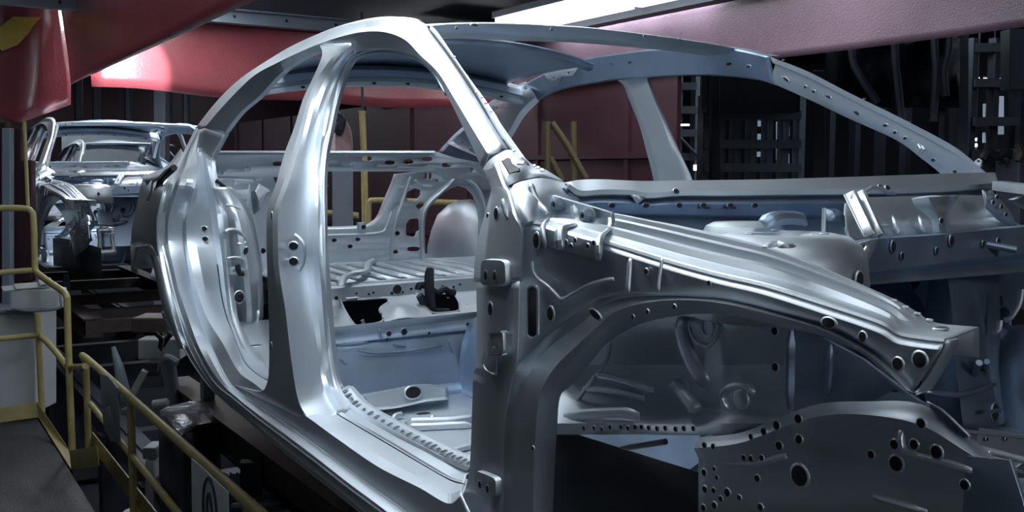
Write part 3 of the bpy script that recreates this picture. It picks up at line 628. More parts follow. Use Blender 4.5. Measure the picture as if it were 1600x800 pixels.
mb.cyl(aX(1565, 386, .54), (1, .6, -.2), .006, .05, 10)
mb.build('dash_crossmember', STEEL_SHADED, car, solid=.002)
mb = MB()
plate(mb, 'X', .54, [(1310, 398), (1345, 378), (1371, 372), (1365, 392), (1352, 414), (1330, 425)], [((1322, 396), (1332, 384), (1356, 382), (1340, 402), (1330, 408))], th=.003)
mb.build('gusset', STEEL, car)
mb = MB().loft([[aX(x, y, .40) for x, y in ((1320, 318), (1345, 310), (1400, 307), (1450, 306), (1500, 305), (1545, 306))],
                [aX(x, y, .42) for x, y in ((1318, 345), (1345, 345), (1400, 342), (1450, 340), (1510, 340), (1570, 340))],
                [aX(x, y, .45) for x, y in ((1322, 372), (1350, 372), (1400, 369), (1450, 366), (1520, 358), (1590, 352))]], 4)
for xx in (1395, 1436): mb.rib([aX(xx, 338, .435), aX(xx+2, 350, .445), aX(xx+8, 366, .455)], .010, .006, (1, 0, 0))
mb.bar(aX(1372, 355, .45), aX(1386, 354, .45), .012, .006)
mb.build('cowl_end_panel', STEEL, car, solid=.002)
mb = MB()
sa = [aX(x, y, .44) for x, y in ((1318, 304), (1346, 302))]; sb = [aX(x, y, .53) for x, y in ((1350, 371), (1375, 371))]
cols = []
for t, h in ((0, 0), (.12, 0), (.18, .014), (.32, .014), (.38, 0), (.62, 0), (.68, .014), (.82, .014), (.88, 0), (1, 0)):
    cols.append([lerp(sa[0], sa[1], t)+V((h, 0, h*.5)), lerp(sb[0], sb[1], t)+V((h, 0, h*.5))])
mb.loft(cols, 4); mb.hole(aX(1333, 310, .457), (1, 0, .5), .006); mb.hole(aX(1344, 333, .485), (1, 0, .5), .006)
mb.build('cowl_stay', STEEL, car, solid=.002, angle=20)
mb = MB().loft([[aX(x, y, .46) for x, y in ((1425, 310), (1430, 322), (1446, 334), (1456, 345), (1458, 366))], [aX(x, y, .50) for x, y in ((1450, 306), (1455, 318), (1462, 330), (1466, 342), (1468, 364))],
                [aX(x, y, .50) for x, y in ((1480, 305), (1478, 318), (1477, 330), (1476, 342), (1477, 364))], [aX(x, y, .45) for x, y in ((1500, 305), (1490, 318), (1483, 330), (1482, 342), (1484, 364))]], 5)
mb.hole(aX(1469, 345, .505), (1, 0, 0), .005)
mb.build('cowl_bracket', STEEL, car, solid=.002)
mb = MB().loft([[aX(x, y, .47) for x, y in ((1535, 297), (1560, 310), (1578, 330), (1588, 350))], [aX(x, y, .46) for x, y in ((1540, 325), (1550, 335), (1560, 345), (1575, 352))]], 4)
for x, y in ((1550, 316), (1556, 308), (1570, 335), (1563, 323)): mb.hole(aX(x, y, .475), (1, 0, 0), .004)
mb.build('cowl_gusset', STEEL, car, solid=.002)
mb = MB()
plate(mb, 'X', .42, [(1578, 312), (1600, 305), (1640, 300), (1640, 330), (1610, 330), (1596, 324)], [(1598, 316, 4, 2)], th=.01)
mb.bar(aX(1560, 290, .35), aX(1640, 300, .50), .03, .02)
mb.build('fender_mount', STEEL, car)

# ---- strut tower, near side
c0 = aY(1222, 398, -.47); c0.z = .885
mb = MB()
prof = [(0, -.004), (.035, -.004), (.045, .004), (.075, .006), (.100, 0), (.118, -.014), (.126, -.035), (.130, -.07), (.132, -.13)]
def revolve(mb, c, prof, seg=36, sx=1, sy=1, m=0):
    rows = [[c+V((math.cos(2*PI*k/seg)*r*sx, math.sin(2*PI*k/seg)*r*sy, z)) for k in range(seg+1)] for r, z in prof]
    return mb.loft(rows, 0, m)
revolve(mb, c0, prof, sx=1.0, sy=1.15)
revolve(mb, c0+V((-.12, .03, .006)), [(0, .012), (.05, .012), (.062, .006), (.07, -.01), (.075, -.03)], sx=1, sy=1.1)
for k in range(3):
    t = 2*PI*k/3+.5; mb.hole(c0+V((math.cos(t)*.065, math.sin(t)*.072, .006)), (0, 0, 1), .006)
mb.cyl(c0+V((-.02, .12, .02)), (0, 0, 1), .003, .05, 8)
mb.rib([aZ(x, y, .89) for x, y in ((1195, 388), (1215, 384), (1225, 388), (1240, 386))], .012, .006, (0, 0, 1))
mb.hole(c0+V((.132, .03, -.06)), (1, 0, 0), .008, .012)
mb.build('strut_tower', STEEL, car, solid=.002)

# ---- roof: front header, far rail, rear skin, rear header
def arcY(n, y0, y1): return [y0+(y1-y0)*i/(n-1) for i in range(n)]
hx = [(671, 41), (697, 38.5), (740, 37), (782, 37), (828, 38.5), (870, 41), (920, 44), (1000, 53), (1094, 66), (1150, 76), (1203, 89)]
def hdX(y): return -.70+.05*(1-(y/.58)**2)
def hh(x, y, o=0): return hit(x, y, lambda p: p.x-hdX(p.y)-o)
h0 = [hh(x, y) for x, y in hx]
lowy = [50, 52.5, 54, 56, 58, 59.5, 61, 67, 77, 86, 98]
h1 = [hh(x, y, -.03) for (x, _), y in zip(hx, lowy)]
mb = MB().loft([[p+V((-.09, 0, .012)) for p in h0], [p+V((-.015, 0, .004)) for p in h0], h0, [lerp(p, q, .3)+V((.004, 0, 0)) for p, q in zip(h0, h1)], [lerp(p, q, .75)+V((.006, 0, 0)) for p, q in zip(h0, h1)], h1, [p+V((-.10, 0, .002)) for p in h1]], 4)
for x, y, rx in ((740, 40, .010), (1060, 63, .003), (1005, 57, .003), (712, 45, .003), (860, 47, .003)): mb.hole(hh(x, y, .003)+V((.004, 0, 0)), (1, -.3, .3), rx, .0035)
mb.build('roof_header', STEEL, car, solid=.002)
fr0 = KY((1204, 89, .545), (1150, 77, .53), (1094, 73, .515), (1050, 75.5, .505), (1010, 78, .50), (960, 84.5, .50), (920, 90.5, .50), (899, 96, .50), (875, 104, .51), (845, 118, .52), (815, 134, .53))
fr1 = KY((1207, 108, .575), (1165, 100, .555), (1110, 96, .54), (1062, 96, .53), (1014, 98, .525), (962, 103, .525), (925, 108, .525), (898, 114, .525), (880, 121, .535), (855, 134, .54), (822, 147, .545))
fr2 = KY((1210, 131, .60), (1180, 122.5, .585), (1124, 116.5, .57), (1075, 116, .56), (1015, 119, .55), (968, 122, .545), (931, 127.5, .545), (905, 131.5, .55), (875, 138, .55), (855, 146, .555), (836, 157, .56))
fr00 = [p+V((0, .04, .004)) for p in fr0]
mb = MB().loft([fr00, fr0, [lerp(p, q, .12)+V((0, -.004, 0)) for p, q in zip(fr0, fr1)], fr1, fr2, [p+V((0, .012, -.004)) for p in fr2]], 5)
for x, y, rx, rz in ((985, 97, .010, .006), (956, 98, .010, .005), (1114, 76, .003, .003), (1140, 100, .012, .004), (1170, 104, .010, .004)): mb.hole(aY(x, y, .52), (0, -1, 0), rx, rz)
mb.build('roof_rail', STEEL_SHADED, car, solid=.002)
mb = MB()
plate(mb, 'Y', .50, [(828, 101), (874, 110), (894, 101), (904, 103), (902, 110), (895, 119), (879, 120), (873, 133), (863, 135), (850, 115)], [(866, 122, 2, 2), (889, 114, 2, 2)], th=.004, corner=.12)
mb.build('roof_bracket', STEEL, car)
mb = MB()
plate(mb, 'Y', .53, [(821, 127), (839, 154), (816, 176), (800, 202), (788, 222), (776, 205), (777, 186), (765, 166), (794, 140)], [(805, 148, 1.8, 2.2), (789, 154, 1.8, 2.2), (777, 169, 2, 2), (822, 137, 3, 3)], th=.004, corner=.08)
mb.loft([KY((840, 155, .53), (818, 177, .53), (802, 203, .53), (790, 224, .53)), KY((836, 152, .515), (814, 173, .515), (798, 200, .515), (786, 222, .515)), KY((843, 158, .54), (821, 180, .54), (805, 206, .54), (793, 227, .54))], 4)
mb.build('rear_pillar_plate', STEEL, car)
cpx = KY((820, 130, .55), (795, 142, .56), (765, 160, .565), (735, 188, .58), (708, 212, .59), (684, 238, .60))
cpy = KY((838, 157, .57), (815, 182, .58), (798, 212, .60), (790, 240, .63), (788, 255, .66), (786, 268, .68))
mb = MB().loft([cpx, [lerp(p, q, .1)+V((0, -.012, 0)) for p, q in zip(cpx, cpy)], [lerp(p, q, .35) for p, q in zip(cpx, cpy)], [lerp(p, q, .45)+V((0, -.012, 0)) for p, q in zip(cpx, cpy)], [lerp(p, q, .8) for p, q in zip(cpx, cpy)], cpy], 5)
for x, y in ((724, 222), (748, 225), (760, 205), (735, 232)): mb.hole(aY(x, y, .57), (0, -1, 0), .005)
mb.build('rear_pillar', STEEL_SHADED, car, solid=.002)
def rz(x, y): return 1.428-.075*(y/.56)**2-.10*max(0, (-x-1.5))**2*1.2
rows = []
for i in range(7):
    x0 = -1.37-.60*i/6
    rows.append([V((x0+(.05*(1-(y/.56)**2) if i == 0 else 0), y, rz(x0, y))) for y in arcY(11, -.50, .47)])
f0 = [p+V((.004, 0, -.016)) for p in rows[0]]
mb = MB().loft([[p+V((-.03, 0, -.004)) for p in f0], f0, [p+V((.006, 0, 0)) for p in rows[0]]]+rows, 3)
mb.tube([p+V((.005, 0, .001)) for p in rows[0]], .0045, 6, n=3)
mb.build('roof_skin', STEEL_SHADED, car, solid=.0015)
mb = MB(); plate(mb, 'Z', 1.40, [(608, 110), (613, 106), (624, 107), (620, 111)], th=.001); mb.build('red_mark', REDMARK, car, smooth=False, label='small red paint mark under the roof skin')
rhy = arcY(9, -.56, .56)
def rhp(dx, z, k): return [V((-1.97+dx, y, z-.055*(y/.56)**2)) for y in rhy]
mb = MB().loft([rhp(0, 1.40, 0), rhp(.02, 1.392, 0), rhp(.03, 1.380, 0), rhp(.045, 1.376, 0), rhp(.05, 1.352, 0), rhp(.035, 1.348, 0), rhp(.03, 1.336, 0), rhp(.055, 1.332, 0), rhp(.055, 1.318, 0), rhp(.02, 1.316, 0)], 4)
for k in range(7): mb.hole(V((-1.912, -.42+k*.14, 1.325-.055*((-.42+k*.14)/.56)**2)), (1, 0, 0), .008, .004)
mb.build('rear_header', STEEL, car, solid=.002, angle=20)

# ---- far windshield pillar and far centre pillar
fa = [(1203, 89, .545), (1262, 112, .57), (1330, 147, .60), (1400, 181, .635), (1487, 227, .67), (1525, 257, .69), (1545, 275, .70)]
fb = [(1207, 97, .55), (1262, 120, .575), (1330, 155, .605), (1400, 190, .64), (1483, 234, .672), (1518, 262, .69), (1535, 276, .70)]
fc = [(1208, 112, .575), (1262, 136, .60), (1328, 172, .625), (1400, 207, .655), (1465, 246, .685), (1490, 264, .70), (1510, 280, .71)]
fd = [(1210, 131, .60), (1262, 154, .62), (1325, 184, .645), (1400, 218, .67), (1440, 247, .69), (1462, 264, .70), (1480, 280, .71)]
A, B, C_, D = [KY(*k) for k in (fa, fb, fc, fd)]
mb = MB().loft([[p+V((0, .02, -.01)) for p in A], A, B, [p+V((0, .012, -.006)) for p in B], C_, [lerp(p, q, .5)+V((0, -.004, 0)) for p, q in zip(C_, D)], D, [p+V((0, .02, 0)) for p in D]], 6)
for x, y, r in ((1229, 124, .014), (1259, 136, .006), (1272, 143, .006), (1294, 150, .014), (1339, 176, .014), (1384, 196, .009), (1399, 207, .006), (1415, 216, .006), (1459, 250, .006), (1493, 268, .006)):
    mb.hole(aY(x, y, .585+.0004*(x-1229)), (0, -1, 0), r, .004, tilt=(.6, 0, 1) if r > .01 else (0, 0, 1))
for x, y in ((1224, 97), (1350, 158), (1420, 194)): mb.hole(aY(x, y, .55+.0004*(x-1207))+V((.003, -.003, .005)), (.4, -.5, .8), .003)
mb.build('windshield_pillar', STEEL, car, solid=.002)
mb = MB().tube([aY(1436, 226, .66), aY(1440, 232, .655), aY(1436, 237, .66)], .005, 8)
mb.tube([aY(1441, 228, .66), aY(1445, 233, .655), aY(1440, 238, .66)], .004, 8).build('clip', STEEL, car)
mb = MB(); plate(mb, 'Y', .70, [(1522, 262), (1523, 252), (1530, 247), (1535, 251), (1534, 260), (1530, 264)], [(1530, 252, 1.8, 2)], th=.004, corner=.2)
mb.build('hood_lug', STEEL, car)
ba = [(958, 121, .57), (974, 133, .585), (984, 158, .60), (999, 195, .625), (1010, 235, .65), (1021, 279, .68), (1030, 330, .70), (1050, 440, .74), (1066, 550, .76)]
bb = [(972, 121, .565), (984, 133, .575), (994, 158, .59), (1009, 195, .615), (1022, 235, .64), (1034, 279, .67), (1044, 330, .69), (1066, 440, .73), (1082, 550, .75)]
bc = [(1005, 120, .565), (1010, 133, .575), (1020, 158, .59), (1034, 195, .615), (1047, 235, .64), (1061, 279, .67), (1072, 330, .69), (1096, 440, .73), (1114, 550, .75)]
bd = [(1014, 120, .575), (1018, 133, .59), (1028, 158, .605), (1044, 195, .63), (1061, 235, .655), (1081, 279, .685), (1095, 330, .70), (1120, 440, .74), (1140, 550, .76)]
be = [(1011, 120, .57), (1015, 133, .58), (1024, 158, .595), (1038, 195, .62), (1052, 235, .645), (1069, 279, .675), (1082, 330, .69), (1108, 440, .73), (1127, 550, .75)]
A, B, C_, E5, D = [KY(*k) for k in (ba, bb, bc, be, bd)]
mid = [lerp(p, q, .5)+V((0, .006, 0)) for p, q in zip(B, C_)]
mb = MB().loft([A, B, mid, C_, [p+V((0, -.004, 0)) for p in E5], D], 6)
for x, y, rx, rz_ in ((1005, 162, .005, .010), (1011, 191, .003, .014), (1020, 189, .003, .014), (1030, 217, .006, .008), (1046, 263, .012, .004), (1047, 271, .012, .004), (1056, 267, .003, .010)):
    mb.hole(aY(x, y, .60+.0008*(y-160)), (0, -1, 0), rx, rz_, rim=False)
mb.build('center_pillar', STEEL, car, solid=.002)
# far-side rocker, the mirror of the near one
src = bpy.data.objects['rocker_panel']
far = bpy.data.objects.new('rocker_panel', src.data.copy()); COL.objects.link(far); far.parent = car; far.scale = (1, -1, 1)
md = far.modifiers.new('thickness', 'SOLIDIFY'); md.thickness = .0025

# ---- rear bulkhead: cross beam with oval slots, and the arch-shaped support frame
mb = MB()
XB = -2.42
plate(mb, 'X', XB, [(320, 238), (505, 237), (600, 237), (681, 237), (712, 247), (744, 253), (775, 262), (770, 285), (735, 281), (701, 279), (681, 267), (600, 266), (500, 266), (440, 277), (320, 276)],
      [(507, 253, 8, 3.2, 3), (540, 255, 8, 3.5, 3), (573, 248, 8, 3.5, 3), (609, 254, 8, 3.5, 3), (638, 252.5, 8, 3.5, 3), (667, 248.5, 8, 3.5, 3), (698, 258, 8, 3.5, 3), (737, 265, 3.5, 3.5), (434, 256, 8, 3.6, 3), (386, 265, 5, 4.2), (344, 270, 5, 4.2), (353, 265, 1.5, 1.5), (667, 258, 1.2, 1.2), (550, 260, 1, 1), (620, 261, 1, 1), (588, 259, 1, 1)], th=.006)
mb.loft([[aX(x, 237+(.0), XB) for x in (320, 440, 560, 681)], [aX(x, 235.5, XB+.05) for x in (318, 438, 558, 680)], [aX(x, 238.5, XB+.07) for x in (317, 437, 557, 679)]], 3)
mb.loft([[aX(x, 266, XB) for x in (500, 560, 620, 681)], [aX(x, 265.5, XB+.02) for x in (500, 560, 620, 681)], [aX(x, 268, XB+.02) for x in (500, 560, 620, 681)]], 3)
mb.build('rear_cross_beam', STEEL, car)
XU = -2.46
mb = MB()
outer = [(340, 262), (420, 262), (432, 290), (432, 345), (445, 360), (498, 359), (566, 356.5), (584, 350), (594, 340), (602, 319), (613, 293), (619, 272), (690, 264), (730, 268), (748, 285), (760, 318), (764, 380), (760, 450), (664, 450), (600, 448), (498, 450), (340, 450)]
plate(mb, 'X', XU, outer, [((636, 300), (648, 294), (657, 297), (656, 306), (648, 315), (637, 314), (634, 308)), ((649, 322), (656, 314), (663, 314), (662, 322), (654, 328)),
      ((640, 342), (654, 341), (655, 360), (650, 362), (648, 370), (634, 368), (634, 350)), (646, 389, 10, 3.6, 3), (646, 404, 10, 3.4, 3),
      ((664, 428), (663, 345), (668, 326), (690, 303), (700, 296), (716, 290), (728, 294), (738, 304), (745, 320), (748, 345), (748, 380), (745, 428)),
      (621, 364.5, 4, 3.8), (618, 394, 4, 3.8), (624, 319, 1.8, 3), (665, 275, 2.2, 6), (672, 275, 2.2, 6), (683, 282, 2, 2), (522, 375.5, 4.2, 3), (559, 374, 4.2, 3), (509, 386.5, 4.2, 3), (547, 385, 4.2, 3), (411, 392, 4, 4.5)], th=.006)
mb.rib([aX(x, y, XU+.004) for x, y in ((612, 430), (612, 385), (618, 345), (628, 315), (636, 290), (642, 276))], .018, .010, (1, 0, 0))
mb.rib([aX(x, y, XU+.004) for x, y in ((660, 425), (659, 350), (666, 322), (688, 300), (712, 279))], .022, .014, (1, 0, 0))
mb.rib([aX(x, y, XU+.004) for x, y in ((726, 279), (745, 292), (756, 317), (759, 340), (756, 425))], .014, .010, (1, 0, 0))
mb.rib([aX(x, y, XU+.004) for x, y in ((500, 372), (510, 368), (590, 364), (604, 352), (612, 330))], .012, .007, (1, 0, 0))
mb.rib([aX(x, y, XU+.004) for x, y in ((500, 414), (560, 411), (600, 412))], .012, .007, (1, 0, 0))
mb.rib([aX(x, y, XU+.004) for x, y in ((645, 290), (650, 282), (660, 290), (676, 291))], .012, .007, (1, 0, 0))
mb.build('rear_bulkhead', STEEL, car)
mb = MB().loft([[aX(x, y, XU+.0) for x, y in ((432, 359), (498, 358.5), (566, 356), (584, 350), (594, 340), (602, 319), (613, 293), (619, 272))],
                [aX(x, y, XU-.07) for x, y in ((430, 356), (497, 355), (564, 352), (581, 346), (590, 336), (598, 316), (609, 291), (616, 272))]], 4)
mb.build('bulkhead_flange', STEEL, car, solid=.003)
mb = MB(); p = aX(565, 353, XU); mb.cyl(p, (0, 0, 1), .022, .03, 8).cyl(p+V((.01, 0, -.004)), (1, 0, 0), .010, .03, 8, m=1)
mb.build('rubber_stop', STEEL, car)
# wheel housings in the boot, seen through the arch
c1 = aX(733, 420, -2.85); c1.z = .55
mb = MB(); revolve(mb, c1, [(0, .30), (.05, .295), (.10, .27), (.15, .22), (.18, .14), (.20, .05), (.205, -.15)], seg=28, sx=1.3, sy=1.0); mb.build('wheel_housing', STEEL, car)
mb = MB()
for y0, y1 in ((-.80, .80),):
    mb.loft([[V((-2.46, y, .56)) for y in arcY(5, y0, y1)], [V((-2.8, y*.98, .54)) for y in arcY(5, y0, y1)], [V((-3.2, y*.85, .56)) for y in arcY(5, y0, y1)]], 3)
mb.build('boot_floor', STEEL_SHADED, car, solid=.002)
# rear deck behind the bulkhead and outer rear quarter on the far side
mb = MB().loft([[V((x, yy, z)) for x in (-2.95, -2.8, -2.6, -2.45)] for yy, z in ((.84, .5), (.89, .7), (.87, .9), (.72, 1.03))], 4)
mb.build('rear_quarter', STEEL, car, solid=.002)

# ---- cabin floor: rear seat pan with two hatches, heel board, tunnel, front floor
def X_(x, y, X0): return aX(x, y, X0)
XR, XE = -1.80, -1.34
_u = [aX(x, y, XR) for x, y in zip((497, 560, 640, 700, 760), (448.5, 444, 439, 435, 430.5))]
_ext = [V((XR, -.50, _u[0].z))]+_u[1:]+[V((XR, .80, _u[-1].z))]
mb = MB()
mb.loft([[V((-2.46, p.y, p.z+.015)) for p in _ext], [V((-2.1, p.y, p.z+.012)) for p in _ext], [p+V((-.01, 0, 0)) for p in _ext]], 4)
for k in range(9):
    yy = -.30+k*.085; mb.rib([V((-2.40, yy, _u[2].z+.016)), V((-2.15, yy, _u[2].z+.014)), V((-1.86, yy, _u[2].z+.006))], .05, .012, (0, 0, 1))
mb.rib([aZ(x, y, _u[1].z+.03) for x, y in ((532, 447), (536, 438), (548, 431), (562, 429), (572, 425), (576, 413), (588, 407))], .03, .015, (0, 0, 1))
mb.build('rear_floor', STEEL, car, solid=.002)
# bright cross member
x5 = (497, 560, 640, 700, 760)
u0 = [aX(x, y, XR) for x, y in zip(x5, (448.5, 444, 439, 435, 430.5))]; u1 = [aX(x, y, XR+.02) for x, y in zip(x5, (453, 448, 442, 437.5, 433))]
u2 = [aX(x, y, XR+.03) for x, y in zip(x5, (471, 466, 461, 457, 453))]; u3 = [aX(x, y, XR+.08) for x, y in zip(x5, (474, 469, 463.5, 459, 455))]
mb = MB().loft([u0, u1, u2, u3], 4)
for x, y, r in ((511, 463.5, .005), (525, 465.5, .007), (557, 458, .004), (576, 459.5, .004), (583, 457, .004), (612, 458, .006), (629, 456, .004), (642, 451, .005), (691, 447, .004), (708, 448, .005), (718, 444, .005), (670, 452, .004)): mb.hole(aX(x, y, XR+.03), (1, 0, 0), r)
mb.hole(aX(620, 452, XR+.03), (1, 0, 0), .018, .017)
mb.build('seat_crossmember', STEEL, car, solid=.002, angle=20)
# seat pan with two hatches: plate on its own sloping plane
z0 = u3; 
e0 = [aX(x, y, XE) for x, y in zip((505, 560, 640, 700, 760), (514.5, 508, 499, 492.5, 486.5))]
mb = MB()
pz = .515
def PZ(x, y, v): return aZ(x, y, v)
hatch1 = ((531, 466), (537, 463), (556, 463), (562, 469), (600, 466), (607, 468), (607, 473), (594, 481), (593, 487), (598, 492), (599, 504), (556, 511), (546, 498), (536, 480))
hatch2 = ((650, 445), (654, 441), (676, 444), (700, 453), (712, 462), (718, 474), (719, 487), (676, 491), (662, 478), (652, 462))
nseg = 14
def seatpt(s, t):
    # s along Y 0..1, t front-back 0..1
    k = s*4; i = min(int(k), 3); f = k-i
    return lerp(lerp(z0[i*1], z0[i+1], f), lerp(e0[i], e0[i+1], f), t)
# build as a fine grid and drop the cells that fall inside a hatch
def inside(pt, poly):
    x, y = pt; c = False; j = len(poly)-1
    for i in range(len(poly)):
        if (poly[i][1] > y) != (poly[j][1] > y) and x < (poly[j][0]-poly[i][0])*(y-poly[i][1])/(poly[j][1]-poly[i][1])+poly[i][0]: c = not c
        j = i
    return c
def topix(p):
    q = V(p)-CAM; dd = q.dot(cf); return (800+F_PX*q.dot(cr)/dd, 400-F_PX*q.dot(cu)/dd)
NA, NB_ = 110, 30
vs = [seatpt(i/NA, j/NB_) for j in range(NB_+1) for i in range(NA+1)]
def domez(p):
    a_ = topix(p); dx, dy = (a_[0]-622)/26, (a_[1]-489)/11
    r2 = dx*dx+dy*dy
    return .022*math.exp(-r2*1.2)
vs = [p+V((0, 0, domez(p))) for p in vs]
fs = []
for j in range(NB_):
    for i in range(NA):
        q = (j*(NA+1)+i, j*(NA+1)+i+1, (j+1)*(NA+1)+i+1, (j+1)*(NA+1)+i)
        cpt = topix((vs[q[0]]+vs[q[2]])/2)
        if not inside(cpt, hatch1) and not inside(cpt, hatch2): fs.append(q)
mb.add(vs, fs)
E6 = [p+V((.012, 0, .004)) for p in e0]
mb.loft([e0, E6, [p+V((.014, 0, -.02)) for p in e0]], 4)
for x, y in ((522, 479), (524, 497), (512, 497), (700, 466), (730, 476)): 
    mb.hole(aZ(x, y, .53), (0, 0, 1), .004, m=0)
mb.build('seat_pan', STEEL, car, solid=.0015, angle=40)
# rims of the hatches and the dark pieces standing in them
for hp in (hatch1, hatch2):
    P = [hit(x, y, lambda p: (p-z0[0]).dot((z0[4]-z0[0]).cross(e0[0]-z0[0]))) for x, y in hp]
    mb = MB().tube([p+V((0, 0, .001)) for p in rnd(P+[], .3, 3)]+[rnd(P, .3, 3)[0]], .004, 6)
    mb.build('hatch_rim', STEEL, car)
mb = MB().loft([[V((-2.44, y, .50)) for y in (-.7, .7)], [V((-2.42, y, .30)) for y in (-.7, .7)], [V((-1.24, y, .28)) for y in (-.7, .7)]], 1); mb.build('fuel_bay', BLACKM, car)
mb = MB()
sp_ = lambda x, y, d_: aD(x, y, d_)
mb.loft([KX for KX in ([aX(668, 418, -1.58), aX(664, 430, -1.58), aX(664, 460, -1.56), aX(667, 486, -1.54)], [aX(673, 418, -1.56), aX(672, 430, -1.56), aX(673, 460, -1.54), aX(676, 488, -1.52)], [aX(677, 420, -1.58), aX(677, 432, -1.58), aX(678, 460, -1.56), aX(681, 486, -1.54)])], 4)
mb.tube([aX(x, y, -1.60) for x, y in ((653, 452), (655, 446), (664, 446), (672, 452), (684, 457), (694, 452), (702, 456), (710, 457))], .010, 8, n=3)
mb.tube([aX(x, y, -1.55) for x, y in ((656, 462), (664, 476), (676, 487), (700, 488))], .012, 8, n=3)
mb.build('lever_bracket', BLACKM, car, solid=.006, label='upright black bracket in the right-hand hatch')
mb = MB().tube([aX(566, 500, -1.42), aX(568, 505, -1.42), aX(565, 511, -1.42)], .006, 8).tube([aX(540, 468, -1.62), aX(558, 466, -1.62)], .006, 8); mb.build('fuel_hook', STEEL, car)
# heel board
hb0 = [p+V((.014, 0, -.02)) for p in e0]; xs5 = [p.y for p in e0]
hbm = [V((XE+.05, y, .42)) for y in xs5]; hb1 = [V((XE+.10, y, .30)) for y in xs5]; hb2 = [V((XE+.16, y, .275)) for y in xs5]
mb = MB().loft([hb0, [lerp(p, q, .45)+V((.004, 0, 0)) for p, q in zip(hb0, hbm)], [lerp(p, q, .55)+V((-.006, 0, 0)) for p, q in zip(hb0, hbm)], hbm, hb1, hb2], 5)
for x, y, r in ((607, 521, .008), (631, 518, .010), (604, 530, .004), (670, 520, .004), (730, 506, .005), (734, 509, .004), (587, 551, .004)): mb.hole(aX(x, y, XE+.045), (1, 0, 0), r)
mb.rib([aX(x, y, XE+.05) for x, y in ((523, 538), (545, 538), (575, 535))], .012, .004, (1, 0, 0))
mb.rib([aX(x, y, XE+.05) for x, y in ((614, 538), (634, 541))], .010, .004, (1, 0, 0))
mb.rib([aX(x, y, XE+.05) for x, y in ((550, 565), (541, 580), (528, 595))], .014, .006, (1, 0, 0))
mb.rib([aX(x, y, XE+.05) for x, y in ((704, 568), (692, 585), (681, 601))], .008, .005, (1, 0, 0))
mb.rib([aX(x, y, XE+.035) for x, y in ((593, 514), (594, 524), (597, 528))], .008, .004, (1, 0, 0))
for pts in (((530, 560), (545, 575), (560, 600)), ((560, 548), (590, 552), (640, 548), (690, 540)), ((700, 530), (708, 560), (702, 590), (690, 602)), ((528, 600), (545, 590), (560, 592))):
    mb.rib([aX(x, y, XE+.06) for x, y in pts], .006, .004, (1, 0, 0))
mb.build('heel_board', STEEL_SHADED, car, solid=.002)
mb = MB()
mb.loft([[aX(x, y, XE+.14) for x, y in ((548, 622), (575, 615), (618, 607), (660, 600), (700, 605))], [aX(x, y, XE+.20) for x, y in ((550, 624), (576, 618), (618, 609), (661, 603), (700, 608))], [aX(x, y, XE+.22) for x, y in ((556, 640), (586, 637), (622, 634), (663, 624), (700, 620))], [aX(x, y, XE+.32) for x, y in ((556, 645), (586, 641), (622, 637), (663, 628), (700, 624))]], 5)
mb.hole(aX(645, 613, XE+.222), (1, 0, .1), .026, .018)
mb.rib([aX(x, y, XE+.21) for x, y in ((570, 618), (575, 630), (578, 638))], .008, .005, (1, 0, 0))
mb.build('floor_crossmember', STEEL, car, solid=.002)
# front floor
zf = .275
def FZ(x, y): return aZ(x, y, zf)
xf = [-1.2, -1.0, -.8, -.6, -.4, -.2, 0.0, .12]
rows = [[V((x, y, zf+(.008*math.sin(x*30) if abs(x+.6) < .3 else 0))) for x in xf] for y in arcY(6, -.74, -.16)]
mb = MB().loft(rows, 3)
mb.rib([aZ(x, y, zf+.01) for x, y in ((632, 664), (660, 663), (700, 662), (720, 660), (745, 656))], .035, .018, (0, 0, 1))
mb.rib([aZ(x, y, zf+.01) for x, y in ((632, 671), (660, 671), (700, 669), (745, 667))], .025, .016, (0, 0, 1))
mb.rib([aZ(x, y, zf+.01) for x, y in ((612, 655), (622, 651), (630, 649))], .02, .012, (0, 0, 1))
mb.rib([aZ(x, y, zf+.01) for x, y in ((704, 709), (720, 704), (745, 697))], .02, .012, (0, 0, 1))
mb.rib([aZ(x, y, zf+.01) for x, y in ((713, 715), (725, 718), (745, 720))], .02, .012, (0, 0, 1))
mb.hole(aZ(661.5, 647.5, zf), (0, 0, 1), .022, .014, rim=False)
mb.rib([aZ(669, 653, zf), aZ(682, 652, zf)], .02, .008, (0, 0, 1))
mb.build('front_floor', STEEL, car, solid=.002)
mb = MB()
sb_ = [aZ(x, y, .36) for x, y in ((645, 690), (663, 685), (684, 690), (700, 705), (703, 712), (690, 710), (668, 703))]
k = len(sb_); sb2 = [p+V((.01, .0, -.08)) for p in sb_]
mb.loft([[sum(sb_, V())/k]*(k+1), sb_+[sb_[0]], [lerp(p, q, .15)+V((.006, 0, 0)) for p, q in zip(sb_+[sb_[0]], sb2+[sb2[0]])], sb2+[sb2[0]]], 0)
mb.hole(aZ(667, 688, .362), (0, 0, 1), .010, .006)
mb.build('seat_mount', STEEL, car, solid=.002)
# tunnel
tun = [(-.17, .275), (-.14, .30), (-.12, .42), (-.08, .50), (0, .52), (.08, .50), (.12, .42), (.14, .30), (.75, .275)]
rows = [[V((x, y if abs(y) > .3 else y*(1+.35*max(0, (x+.9))), .275+(z-.275)*(1+.25*max(0, x+.9)))) for x in (-1.26, -1.22, -1.0, -.7, -.4, -.1, .15)] for y, z in tun]
mb = MB().loft([[r[i] for r in rows] for i in range(7)], 3)
mb.build('floor_tunnel', STEEL_SHADED, car, solid=.002)

